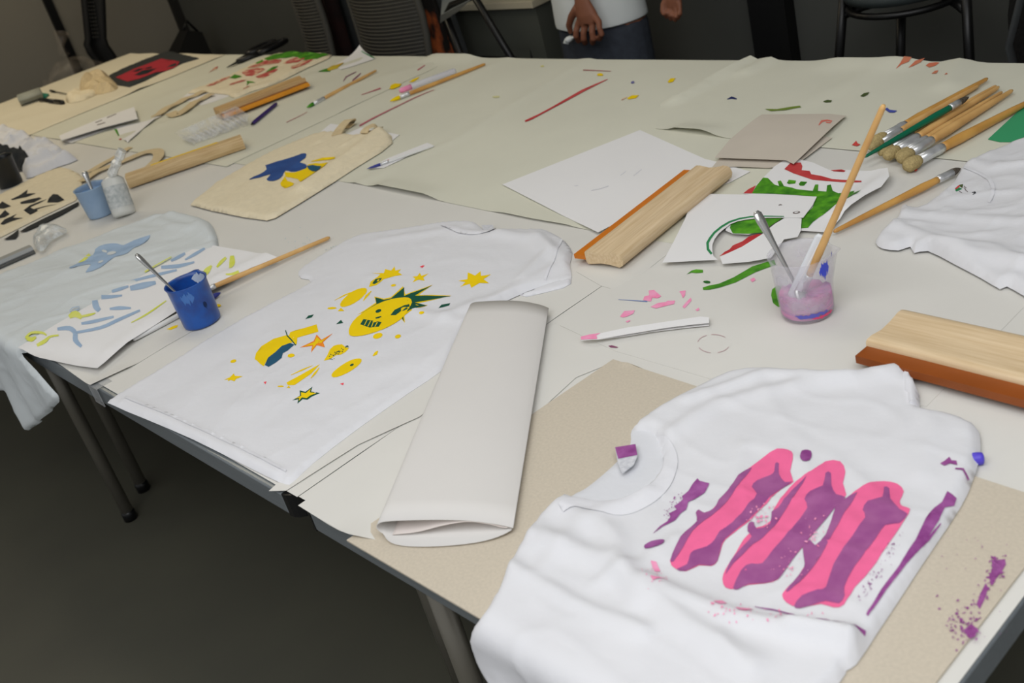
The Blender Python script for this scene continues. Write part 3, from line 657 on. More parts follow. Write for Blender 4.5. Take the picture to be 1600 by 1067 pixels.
# ---- plain white shirt at the right edge
wr_ = empty('plain_tshirt', W(1530, 360)); tag(wr_, 'plain white t-shirt with a printed neck label at the right edge', 't-shirt', 'white t-shirts on the tables')
whS = cloth('shirt_body', [(1660, 190), (1600, 216), (1545, 240), (1512, 257), (1500, 264), (1493, 280), (1478, 296), (1458, 312), (1432, 326), (1411, 318), (1406, 330), (1396, 350), (1374, 366), (1368, 377), (1378, 386), (1404, 389), (1422, 383), (1428, 393), (1450, 390), (1490, 410), (1534, 433), (1562, 449), (1573, 445), (1600, 460), (1660, 490), (1760, 440), (1760, 240)],
    M_WHITE, t=0.008, r=0.010, wr=0.003, wsc=7, crease=0.0028, csc=8, s=0.007, base=0.005, smooth=2, seed=14, stretch=(0.7, 1.5), ang=0.4, parent=wr_, wr2=0.0008, wsc2=30,
    folds=[([(1386, 360), (1430, 378), (1520, 410), (1600, 430)], 0.007, 0.012), ([(1400, 345), (1500, 352), (1600, 360)], 0.005, 0.014), ([(1510, 262), (1545, 275), (1600, 270)], 0.005, 0.012), ([(1450, 395), (1540, 400), (1600, 425)], 0.006, 0.012)])
rb = rib(whS, 'collar', [(1506, 264), (1530, 272), (1546, 284), (1552, 300), (1545, 318)], [3, 5, 6, 6, 4], M_RIB, wr_, 0.0005, 0.0015)
E5 = lambda pts: C(1240, 90, 4.444, pts)
def nlp(pts, m): paint(whS, 'label_print', E5(pts), m, 0.0005, 0, 0.01, parent=wr_)
nlp([(1120,918),(1150,893),(1160,898),(1128,925)], M_CRIM); nlp([(1122,928),(1150,910),(1172,920),(1130,940)], M_DGREEN)
nlp([(1150,893),(1178,888),(1172,915),(1158,905)], M_OLIVE); nlp([(1238,945),(1262,940),(1268,958),(1244,968)], M_BLKP)
for q in ([(1182,900),(1200,915)], [(1150,938),(1170,950)], [(1190,925),(1210,942)], [(1182,912),(1196,924)]): nlp(band(q, 5), M_BROWNS)

# ---- shirt at the left with the dusty blue aeroplane shape, hanging over the edge
bl = empty('printed_tshirt', W(150, 430)); tag(bl, 'white t-shirt with a dusty blue bird-like shape, hanging over the left front edge', 't-shirt', 'white t-shirts on the tables')
K4 = lambda pts: C(0, 330, 3.0475, pts)
blS = cloth('shirt_body', [('w', -3.35, 0.62), (-60, 450), (0, 432), (49, 413), (95, 392), (131, 380), (170, 364), (210, 350), (250, 338), (279, 334), (300, 338), (326, 346), (336, 362), (341, 383), (330, 400), (250, 440), (150, 490), (60, 545), (34, 552), (60, 578), (84, 606), (96, 627), (76, 648), (53, 669), (47, 652), (24, 622), (0, 603), (-40, 590), (-90, 540)],
    M_BLUEWHITE, t=0.006, r=0.010, wr=0.003, wsc=7, crease=0.0022, csc=7, s=0.008, base=0.003, smooth=2, seed=21, stretch=(0.6, 1.5), ang=0.5, parent=bl, drape=True, wr2=0.0008,
    folds=[([(-40, 440), (60, 398), (150, 368), (250, 338)], 0.010, 0.022), ([(270, 340), (310, 352), (335, 378)], 0.008, 0.016), ([(250, 350), (300, 365)], 0.006, 0.016), ([(30, 470), (110, 430), (220, 400)], 0.003, 0.03), ([(40, 590), (58, 640)], 0.012, 0.018), ([(62, 585), (75, 630)], 0.010, 0.012)])
paint(blS, 'printed_bird', K4([(338,283),(380,255),(445,215),(455,185),(500,165),(560,160),(590,165),(640,145),(720,122),(690,155),(640,185),(610,210),(560,225),(520,245),(480,275),(410,298),(440,265),(400,270),(350,287)]), M_SKY, 0.0012, 2, 0.01, parent=bl)
paint(blS, 'printed_gap', K4(oval(500, 196, 15, 7, 25, 10)), M_BLUEWHITE, 0.002, parent=bl); paint(blS, 'printed_gap', K4(oval(535, 207, 23, 9, -10, 10)), M_BLUEWHITE, 0.002, parent=bl)
paint(blS, 'printed_gap', K4(oval(485, 250, 14, 5, -25, 10)), M_BLUEWHITE, 0.002, parent=bl)
paint(blS, 'yellow_stroke', K4(band([(375,250),(405,235),(430,210)], [4, 12, 16])), M_CHART, 0.0012, parent=bl)
# the drawing sheet on it
drw = sheet('painted_drawing', [(28, 543), (60, 556), (105, 566), (152, 575), (200, 535), (242, 508), (300, 470), (345, 444), (390, 420), (434, 402), (385, 392), (318, 381), (250, 415), (160, 465), (90, 505)], 0.0135, M_PAPER, s=0.02, und=0.0004,
    folds=[([(152, 575), (242, 508), (345, 444)], 0.0045, 0.016), ([(345, 444), (434, 402)], 0.006, 0.02), ([(60, 556), (152, 575)], -0.0065, 0.02)])
tag(drw.o, 'white sheet painted with dusty blue and lime strokes, behind the blue beaker', 'drawing')
for pts, w in ([[(815,238),(850,220),(882,202)], [10, 16, 12]], [[(882,232),(930,205),(976,178)], [8, 15, 10]], [[(768,268),(850,262),(926,243)], [15, 18, 8]], [[(613,337),(740,305),(842,281)], [10, 14, 10]], [[(533,383),(575,370),(612,358)], [14, 16, 10]], [[(620,368),(680,355),(742,340)], [22, 30, 16]], [[(483,410),(530,408),(582,402)], [20, 16, 8]], [[(452,425),(458,455),(474,474)], [26, 30, 20]], [[(523,466),(570,462),(624,462)], [10, 18, 8]], [[(388,536),(450,525),(542,503)], [12, 16, 10]], [[(355,580),(480,555),(560,520),(667,473)], [12, 15, 16, 10]], [[(274,562),(330,558),(358,580),(360,615),(388,645)], [14, 22, 22, 24, 14]]):
    paint(drw, 'blue_stroke', K4(band(pts, w, 3)), M_SKY, 0.0006)
paint(drw, 'blue_stroke', K4(band([(332,475),(345,460),(378,455),(378,465),(345,482),(334,478)], 4)), M_SKY, 0.0006)
for pts, w in ([[(625,532),(700,492),(792,428)], [4, 8, 5]], [[(330,505),(360,490),(390,510)], [18, 32, 16]], [[(390,502),(425,495),(455,486)], [10, 12, 5]], [[(122,605),(150,580),(200,580),(222,592)], [10, 12, 12, 6]], [[(128,605),(150,612),(172,600)], [18, 22, 10]], [[(175,637),(215,618),(240,598),(280,592)], [10, 16, 10, 8]], [[(690,290),(750,255),(817,218)], [8, 6, 4]], [[(976,298),(990,280),(1008,260)], [26, 26, 8]], [[(1033,268),(1052,245),(1077,222)], [8, 16, 12]], [[(1105,213),(1106,245),(1100,278)], [18, 28, 16]], [[(1080,312),(1110,305),(1140,293)], [4, 8, 10]]):
    paint(drw, 'lime_stroke', K4(band(pts, w, 3)), M_CHART, 0.0008)

# ---- crumpled shirt with black paint at the left
ck = empty('crumpled_tshirt', W(50, 245)); tag(ck, 'crumpled white t-shirt with a black print behind the black beaker', 't-shirt', 'white t-shirts on the tables')
ckS = cloth('shirt_body', [('w', -4.35, 1.05), (-30, 215), (0, 212), (20, 206), (40, 210), (60, 222), (85, 226), (104, 238), (120, 247), (90, 258), (62, 269), (40, 276), (33, 262), (10, 256), (-25, 262), ('w', -4.2, 0.98)], M_WHITE, t=0.020, r=0.03, wr=0.016, wsc=10, crease=0.016, csc=9, s=0.009, base=0.004, smooth=2, seed=33, parent=ck, wr2=0.003, wsc2=20)
K1 = lambda pts: C(0, 60, 3.9525, pts)
paint(ckS, 'black_print', K1([(-30,690),(30,680),(60,690),(75,705),(110,715),(150,725),(188,745),(160,765),(120,785),(80,790),(40,770),(-30,770)]), M_BLKP, 0.005, s=0.008, parent=ck)

# ================================================================== CANVAS BAGS
K3 = lambda pts: C(280, 60, 4.444, pts)
# bag with the blue and yellow print
under = sheet('backing_sheet', K3([(960,665),(1050,592),(1180,610),(1290,622),(1530,668),(1440,740),(1000,760)]), 0.0045, M_PAPER, s=0.03)
tag(under.o, 'white paper sheet tucked under the handles of the blue and yellow bag', 'paper sheet')
tb = empty('canvas_tote_bag', W(450, 275)); tag(tb, 'natural canvas tote bag with a blue and yellow bird print', 'tote bag', 'canvas tote bags on the tables')
tbS = cloth('bag_body', [(297, 319), (330, 292), (380, 262), (420, 240), (470, 218), (492, 210), (508, 206), (534, 209), (555, 212), (575, 208), (600, 206), (612, 212), (613, 222), (596, 236), (560, 258), (520, 284), (470, 315), (430, 339), (416, 343), (380, 338), (330, 328)], M_CANVAS, t=0.007, r=0.010, wr=0.0025, wsc=6, crease=0.0015, csc=6, s=0.010, base=0.0055, smooth=0, seed=41, stretch=(1.5, 0.5), ang=0.35, parent=tb,
    folds=[([(600, 212), (560, 245), (480, 300)], 0.014, 0.03), ([(575, 215), (540, 235)], 0.006, 0.012), ([(520, 215), (500, 230)], 0.005, 0.012)])
paint(tbS, 'blue_print', K3([(490,980),(560,950),(610,915),(600,885),(650,870),(720,850),(790,825),(850,808),(885,810),(880,840),(840,870),(880,880),(885,905),(830,925),(780,930),(740,925),(720,960),(680,990),(630,995),(610,985),(640,950),(560,975),(500,987)]), M_BLUE, 0.001, 2, 0.015, parent=tb)
paint(tbS, 'yellow_print', K3([(735,935),(800,935),(880,908),(900,880),(950,870),(1040,880),(1020,910),(960,935),(890,985),(850,1015),(825,980),(780,970),(740,965)]), M_YEL, 0.001, 0, 0.015, parent=tb)
paint(tbS, 'yellow_print', K3([(703,1010),(735,960),(752,992),(800,1012),(790,1030),(740,1045),(710,1030)]), M_YEL, 0.001, 0, 0.015, parent=tb)
paint(tbS, 'yellow_print', K3(band([(920,860),(1000,842),(1086,842)], [4, 18, 22])), M_YEL, 0.001, 0, 0.02, parent=tb)
paint(tbS, 'teal_print', K3([(888,893),(930,886),(992,898),(982,925),(952,940),(902,915)]), M_NAVY, 0.0018, 0, 0.02, parent=tb)
def loop3(name, pts, wm, material, parent, thick=0.0025):
    """a webbing handle standing up as a loop: flat band through 3D points"""
    P = [Vector(p) for p in pts]; cp = catmull([list(p) for p in P], 6, False); V, Fc = [], []
    for i in range(len(cp)):
        d = Vector(cp[min(i + 1, len(cp) - 1)] - cp[max(i - 1, 0)]).normalized(); s = d.cross(Vector((0, 0, 1)))
        s = (s.normalized() if s.length > 0.15 else Vector((0.6, 0.8, 0))) * wm / 2
        V += [Vector(cp[i]) - s, Vector(cp[i]) + s]
    for i in range(len(cp) - 1): Fc.append((2 * i, 2 * i + 1, 2 * i + 3, 2 * i + 2))
    o = mk(name, (V, Fc), material, parent); md = o.modifiers.new('thickness', 'SOLIDIFY'); md.thickness = thick; md.offset = 0; crisp(o)
    return o
loop3('handle', [W(526, 210, .018), W(531, 202, .018), W(538, 193, .024), W(546, 187, .026), W(549, 192, .012), W(540, 200, .008)], 0.03, M_CANVASD, tb)
loop3('handle', [W(568, 208, .022), W(574, 200, .03), W(584, 196, .032), W(591, 201, .02), W(586, 206, .012), W(575, 210, .01)], 0.03, M_CANVASD, tb)

# bag with the black print
bb = empty('canvas_tote_bag', W(60, 320)); tag(bb, 'natural canvas tote bag with scattered black shapes, beside the black beaker', 'tote bag', 'canvas tote bags on the tables')
bbS = cloth('bag_body', [('w', -4.2, 0.70), (-30, 318), (20, 295), (60, 275), (90, 264), (103, 262), (122, 270), (130, 278), (124, 300), (118, 312), (70, 335), (30, 355), (0, 370), ('w', -3.6, 0.64)], M_CANVAS, t=0.006, r=0.008, wr=0.002, wsc=7, crease=.0015, s=0.011, base=0.004, smooth=0, seed=45, parent=bb)
K2 = lambda pts: C(0, 200, 4.85, pts)
for pts in ([(85,545),(150,515),(215,475),(205,505),(275,500),(200,530),(150,540),(95,552)], [(155,565),(215,545),(300,530),(320,540),(260,570),(190,578),(160,580)], [(360,570),(375,535),(405,505),(440,508),(490,548),(440,568)], [(360,545),(300,565),(230,590),(180,625),(235,668),(290,635),(280,622),(340,605),(440,580),(330,600),(255,618),(230,605),(290,580)], [(-30,600),(20,560),(85,595),(30,615),(-30,615)], [(-30,690),(10,655),(40,625),(75,655),(40,680),(-30,700)], [(5,735),(40,700),(130,655),(100,685),(180,690),(100,710),(30,740)], [(20,832),(90,790),(135,755),(130,800),(110,825),(60,830)]):
    paint(bbS, 'black_print', K2(pts), M_BLKP, 0.001, s=0.02, parent=bb)
paint(bbS, 'black_print', K2([(590,545),(480,600),(330,670),(200,735),(140,775),(190,770),(330,710),(470,640),(590,570)]), M_BLKP, 0.0012, s=0.02, parent=bb)
st1 = strip('handle', [(128, 283), (150, 268), (175, 258), (200, 248), (225, 238), (245, 236), (247, 246), (232, 262), (224, 273)], 0.035, 0.010, M_CANVASD, 0.002, parent=bb)
st2 = strip('handle', [(140, 268), (160, 256), (182, 244), (196, 234), (204, 230)], 0.03, 0.0065, M_CANVASD, 0.002, parent=bb)

# bag with red and green print
rg_ = empty('canvas_tote_bag', W(410, 120)); tag(rg_, 'natural canvas tote bag with a red and green print near the far edge', 'tote bag', 'canvas tote bags on the tables')
rgS = cloth('bag_body', K3([(60,378),(150,338),(340,265),(500,185),(660,112),(760,98),(900,102),(1060,112),(980,160),(880,205),(780,255),(640,320),(500,365),(385,410),(340,388),(260,380),(180,370)]), M_CANVAS, t=0.006, r=0.010, wr=0.004, wsc=7, crease=.002, s=0.014, base=0.007, smooth=2, seed=48, parent=rg_)
for pts in ([(185,335),(260,300),(350,270),(340,285),(240,325)], [(440,250),(470,235),(560,220),(600,225),(540,255),(470,270)], [(475,210),(540,180),(620,155),(710,150),(690,175),(600,195),(520,215)], [(530,275),(600,245),(690,222),(660,250),(580,285)], [(345,325),(400,300),(470,295),(430,315),(380,325)], [(720,180),(780,150),(870,135),(850,160),(780,175)], [(780,205),(860,165),(940,150),(900,175),(800,220)], [(445,360),(470,335),(490,335),(470,355)]):
    paint(rgS, 'red_print', K3(pts), M_CRIM2, 0.001, 2, 0.02, parent=rg_)
for pts in ([(590,150),(660,115),(760,100),(900,104),(1040,114),(960,150),(880,158),(800,135),(700,142),(620,160)], [(350,285),(390,262),(440,275),(390,290)], [(600,240),(650,205),(690,195),(640,235)], [(530,178),(580,155),(590,165),(545,182)], [(470,330),(475,305),(530,312),(490,318)]):
    paint(rgS, 'green_print', K3(pts), M_LIME, 0.0014, 0, 0.02, parent=rg_)
strip('handle', K3([(180, 365), (90, 400), (0, 440), (-110, 500), (-160, 540)]), 0.04, 0.011, M_CANVASD, 0.003, parent=rg_, und=0.002)
strip('handle', K3([(230, 385), (150, 420), (70, 470), (0, 525), (-60, 520)]), 0.04, 0.012, M_CANVASD, 0.003, parent=rg_, und=0.002)
o = sheet('paper_scrap', K3([(0,430),(60,380),(170,378),(330,385),(345,400),(240,440),(150,465),(100,440)]), 0.0048, M_PAPER, s=0.03)
tag(o.o, 'white paper under the handles of the red and green bag', 'paper sheet')

# black bag with red print, and crumpled canvas beside it
KB = lambda pts: C(0, 0, 3.81, pts)
kb = empty('black_tote_bag', W(235, 108)); tag(kb, 'black tote bag with a red printed rectangle at the far left', 'tote bag', 'canvas tote bags on the tables')
kbS = cloth('bag_body', KB([(640,455),(760,400),(880,350),(1020,305),(1100,325),(1185,345),(1090,372),(960,430),(860,480),(770,515),(700,505)]), M_BLACKCANVAS, t=0.008, r=0.015, wr=0.002, s=0.015, base=0.007, smooth=0, seed=51, parent=kb)
paint(kbS, 'red_print', KB([(690,462),(800,412),(960,352),(1070,368),(1030,395),(930,432),(830,470),(760,488)]), M_REDP, 0.0012, s=0.03, parent=kb)
for pts in ([(790,428),(830,412),(860,410),(820,430)], [(800,450),(850,425),(935,410),(880,440),(830,452)], [(860,410),(900,398),(910,405),(880,415)]): paint(kbS, 'black_print', KB(pts), M_BLKP, 0.002, s=0.03, parent=kb)
cr = empty('crumpled_tote_bag', W(150, 138)); tag(cr, 'crumpled natural canvas bag beside the black and red bag', 'tote bag', 'canvas tote bags on the tables')
facet(cloth('bag_body', KB([(470,500),(540,465),(620,448),(665,465),(700,512),(650,538),(560,556),(490,548)]), M_CANVASD, t=0.022, r=0.035, wr=0.024, wsc=9, s=0.024, base=0.007, smooth=2, seed=54, parent=cr, wr2=0.012, wsc2=17, crease=.014, csc=7))
cloth('bag_fold', KB([(390,580),(440,560),(520,550),(590,545),(530,575),(460,600),(400,605)]), M_CANVAS, t=0.018, r=0.02, wr=0.012, s=0.015, base=0.007, smooth=2, seed=57, parent=cr, crease=.012, csc=10)

# ================================================================== PAPERS
K7 = lambda pts: C(780, 180, 3.478, pts)
K6 = lambda pts: C(860, 240, 3.3333, pts)
K5 = lambda pts: C(1020, 230, 4.0, pts)
un = sheet('white_sheet', [(1110, 250), (1172, 268), (1140, 285), (1040, 320), (960, 345), (1060, 240)], 0.0042, M_PAPER, s=0.03)
tag(un.o, 'white sheet whose corner shows behind the wooden squeegee', 'paper sheet')
a3 = sheet('large_white_sheet', [(785, 288), (1000, 203), (1128, 260), (935, 365)], 0.0058, M_PAPER, s=0.03, folds=[([(935, 365)], 0.003, 0.06)])
tag(a3.o, 'large blank white sheet left of the wooden squeegee', 'paper sheet')
for pts in ([(500,410),(550,400),(595,385)], [(410,385),(430,382)], [(660,328),(690,305)], [(730,330),(775,295)]): paint(a3, 'pencil_mark', K7(band(pts, 3)), mat('faint_pencil', (196, 196, 202), 0.8), 0.0004)
kr = empty('folded_kraft_paper', W(1215, 215)); tag(kr, 'folded pale kraft paper lying behind the painted sheets', 'paper sheet')
f1 = sheet('upper_leaf', [(1117, 246), (1228, 250), (1240, 256), (1322, 178), (1296, 174), (1190, 176), (1140, 218)], 0.013, M_KRAFT, s=0.02, parent=kr, thick=0.0006, folds=[([(1322, 178), (1190, 176)], -0.006, 0.05)])
f2 = sheet('lower_leaf', [(1112, 262), (1150, 260), (1200, 262), (1243, 258), (1300, 215), (1200, 200), (1130, 240)], 0.0062, M_KRAFT, s=0.02, parent=kr, thick=0.0006)
paint(f1, 'red_mark', E5(band([(175,470),(195,440),(235,432),(265,440),(255,452),(225,448)], [6, 16, 12, 10, 8, 10])), mat('salmon_paint', (206, 110, 96), 0.7), 0.0005, parent=kr)

# red and green painted sheets
rs = sheet('painted_sheet', K5([(560,290),(640,240),(760,120),(850,60),(1000,95),(1100,140),(1210,140),(1470,160),(1480,215),(1430,270),(1330,330),(1200,420),(1090,530),(910,520),(880,330)]), 0.0075, M_PAPER, s=0.015, folds=[(K5([(1480,215),(1330,330),(1200,420)]), 0.012, 0.02), (K5([(1470,165)]), 0.01, 0.02)])
tag(rs.o, 'white sheet painted with a red arc and green blades behind the cut-out sheet', 'painting')
def rp(name, pts, m, lift=0.0006, sm=0): return paint(rs, name, K5(pts), m, lift, sm, 0.01)
rp('red_paint', [(822,138),(860,100),(925,97),(935,120),(930,145),(980,150),(990,170),(1050,180),(1120,200),(1180,205),(1305,212),(1305,222),(1180,220),(1060,210),(1000,205),(940,185),(880,165)], M_CRIM)
rp('red_paint', [(1110,145),(1180,140),(1205,148),(1195,156),(1130,152)], M_CRIM)
rp('red_paint', [(565,290),(600,262),(645,240),(620,290)], M_CRIM)
rp('green_paint', [(620,290),(650,240),(690,192),(720,195),(760,235),(790,245),(780,215),(800,210),(820,245),(870,255),(900,265),(1000,275),(1015,235),(1035,235),(1032,275),(1085,280),(1090,240),(1112,235),(1125,275),(1160,290),(1262,283),(1255,305),(1305,308),(1270,330),(1200,352),(1150,370),(1110,400),(1040,440),(1000,470),(970,505),(920,508),(930,440),(1000,380),(1020,310),(880,300),(760,293)], M_LIME, 0.0008)
rp('green_paint', [(838,225),(850,205),(895,210),(890,228),(850,232)], M_LIME); rp('green_paint', [(912,232),(925,215),(965,218),(945,242),(920,242)], M_LIME)
# the cut-out sheet: torn into two leaves
co = empty('cut_out_sheet', W(1160, 360)); tag(co, 'white sheet with a curved cut-out edged in green, in front of the pink beaker', 'painting')
arc = [(375,665),(372,640),(372,610),(385,575),(410,540),(445,510),(485,480),(530,462),(580,452),(640,444),(720,440),(820,440)]
cs = sheet('upper_leaf', K5([(60,720),(130,590),(200,450),(262,290),(500,294),(760,298),(1025,308),(1000,360),(940,440),(840,440)] + arc[::-1] + [(380,680),(405,702)]), 0.0115, M_PAPER, s=0.012, parent=co, hpx=0.0115)
lo_ = sheet('lower_leaf', K5([(420,685),(560,620),(680,545),(760,480),(835,435),(930,445),(925,520),(905,560),(820,575),(740,690),(600,715),(435,728)]), 0.0105, M_PAPER, s=0.012, parent=co, hpx=0.0105)
band_g = [(368,668),(345,640),(342,600),(358,570),(385,535),(430,498),(480,468),(540,448),(610,436),(700,432),(820,434)]
paint(cs, 'green_line', K5(band(band_g, [14, 16, 16, 14, 13, 12, 11, 9, 8, 6, 4])), M_DGREEN, 0.0006, parent=co)
inn = sheet('painted_scrap', K5([(455,520),(462,490),(485,478),(560,460),(660,448),(800,442),(720,500),(600,545),(500,540)]), 0.0088, M_PAPER, s=0.012, parent=co, hpx=0.0088)
paint(inn, 'green_paint', K5([(482,505),(490,478),(560,462),(660,450),(812,444),(740,490),(690,535),(600,542),(500,540)]), M_LIME, 0.0006, parent=co)
paint(inn, 'red_paint', K5([(415,685),(450,655),(480,640),(500,615),(560,590),(600,560),(650,545),(690,545),(640,580),(560,625),(480,660)]), M_CRIM, 0.0006, parent=co)
paint(cs, 'grey_ring', K5(oval(898, 409, 24, 8, -8, 12)), M_BROWNS, 0.0005, parent=co); paint(cs, 'grey_ring', K5(oval(898, 409, 13, 4, -8, 12)), M_PAPER, 0.0009, parent=co)
paint(cs, 'grey_mark', K5(band([(786,364),(797,360),(808,362)], [3, 7, 3])), M_BROWNS, 0.0005, parent=co)

# folded strip with pink end
fs = empty('folded_paper_strip', W(1005, 510)); tag(fs, 'folded white paper strip with a pink painted tip', 'paper strip')
s1 = sheet('upper_leaf', K6([(158,955),(260,935),(400,905),(600,875),(780,848),(826,852),(826,880),(760,885),(600,905),(400,938),(250,965),(160,970)]), 0.011, M_PAPER, s=0.012, parent=fs, thick=0.001)
s2 = sheet('lower_leaf', K6([(240,968),(400,940),(515,925),(600,905),(822,860),(825,893),(700,905),(515,928),(400,948)]), 0.0055, M_PAPER, s=0.012, parent=fs, thick=0.001)
paint(s1, 'pink_tip', K6([(158,955),(200,944),(262,935),(240,948),(245,966),(160,970)]), M_PINKW, 0.0006, parent=fs)
gc = sheet('green_card', [(1544, 217), (1562, 221), (1584, 221), (1650, 190), (1650, 130), (1600, 165)], 0.006, mat('green_card_stock', (56, 148, 100), 0.7), s=0.03, thick=0.001)
tag(gc.o, 'bright green card at the right edge beside the brushes', 'card')

# left papers
wc = empty('folded_card', W(150, 195)); tag(wc, 'folded white card with faint writing at the left', 'card')
c1 = sheet('upper_leaf', K1([(365,600),(600,500),(828,422),(850,495),(620,555),(378,630)]), 0.02, M_PAPER, s=0.02, parent=wc, thick=0.0008, folds=[(K1([(365,600),(828,422)]), -0.012, 0.05)])
c2 = sheet('lower_leaf', K1([(375,630),(620,560),(850,498),(700,545),(560,600),(440,645)]), 0.006, M_PAPER, s=0.02, parent=wc, thick=0.0008)
for pts in ([(590,520),(630,505)], [(660,490),(690,478),(718,466)], [(600,535),(650,520)]): paint(c1, 'writing', K1(band(pts, 5)), M_BROWNS, 0.0005, parent=wc)
tr = sheet('paper_scrap', K1([(700,560),(720,545),(860,520),(1000,485),(960,505),(790,645),(745,615)]), 0.0052, M_PAPER, s=0.02, folds=[(K1([(1000,485),(790,645)]), 0.006, 0.02)])
tag(tr.o, 'pointed white paper scrap with a green streak beside the folded card', 'paper sheet')
paint(tr, 'green_streak', K1([(704,560),(722,560),(742,610),(735,612)]), M_LIME, 0.0008); paint(tr, 'red_dot', K1(oval(742, 622, 10, 6, 0, 8)), M_CRIM, 0.0008)
fw = sheet('painted_sheet', K3([(1070,190),(1140,150),(1260,72),(1360,140),(1180,200),(1120,215)]), 0.0065, M_PAPER, s=0.03, folds=[(K3([(1260,72)]), 0.02, 0.06)])
tag(fw.o, 'white sheet with a green line at the far table edge', 'paper sheet')
paint(fw, 'green_line', K3(band([(1268,92),(1310,115),(1355,138)], [6, 8, 8])), M_DGREEN, 0.0008)
paint(cov_fl, 'ochre_stroke', K3([(1030,225),(1060,195),(1130,172),(1148,178),(1100,215),(1040,232)]), M_OCHRE, 0.0015); paint(cov_fl, 'green_stroke', K3([(965,240),(1000,225),(1060,212),(1050,235),(985,242)]), M_LIME, 0.0012)
ps = sheet('brush_rest_strip', C(560, 80, 4, [(55,735),(180,670),(430,572),(475,590),(300,660),(160,728)]), 0.006, M_PAPER, s=0.02)
tag(ps.o, 'narrow white paper strip under the thin blue-tipped brush', 'paper strip')
paint(ps, 'red_dot', C(560, 80, 4, oval(187, 684, 7, 6, 0, 8)), M_CRIM, 0.0006)

# ---- folded packing paper
def folded_roll():
    t = empty('folded_packing_paper', W(730, 670)); tag(t, 'large sheet of pale packing paper folded into a flat roll at the table edge', 'paper roll')
    a0, a1 = W(597, 846), W(806, 838)           # open near end
    c0, c1 = W(740, 500), W(860, 492)           # far end
    def ring(o0, o1, h):
        d = o1 - o0; w = d.length; u = d / w
        prof = [(0.985, 0.005), (0.8, 0.0025), (0.45, 0.002), (0.14, 0.002), (0.03, 0.008), (0.0, 0.5 * h + .003), (0.025, h * 0.88), (0.10, h), (0.30, h * 1.0), (0.5, h * .95), (0.7, h * 0.82), (0.86, h * .60), (0.95, h * .42), (1.0, 0.0075)]
        cp = catmull(prof, 5, False)
        return [o0 + u * (p[0] * w) + Vector((0, 0, p[1] + 0.005)) for p in cp]
    rings = []
    for i in range(15):
        k = i / 14; rg = ring(a0.lerp(c0, k), a1.lerp(c1, k), 0.026 + 0.004 * math.sin(k * 2.6))
        if i == 0:
            ax = (a0 - c0).normalized()
            rg = [p + ax * (0.021 * math.sin(math.pi * min(1, j / (len(rg) * .30))) if j < len(rg) * .30 else 0) for j, p in enumerate(rg)]
        rings.append(rg)
    o = mk('outer_fold', loft(rings, False, False), M_ROLLPAPER, t); md = o.modifiers.new('thickness', 'SOLIDIFY'); md.thickness = 0.0007; md.offset = 0
    rings = []
    for i in range(9):
        k = i / 8; o0, o1 = a0.lerp(c0, k), a1.lerp(c1, k); d = o1 - o0; w = d.length; u = d / w
        prof = [(0.10, 0.005), (0.3, 0.008), (0.5, 0.016), (0.68, 0.020), (0.82, 0.016), (0.92, 0.0095), (0.96, 0.0085)]
        rings.append([o0 + u * (p[0] * w) + Vector((0, 0, p[1] + 0.005)) for p in catmull(prof, 4, False)])
    o = mk('inner_fold', loft(rings, False, False), mat('pinkish_packing_paper', (214, 204, 198), 0.8, var=0.03, vscale=6), t); md = o.modifiers.new('thickness', 'SOLIDIFY'); md.thickness = 0.0007; md.offset = 0
folded_roll()

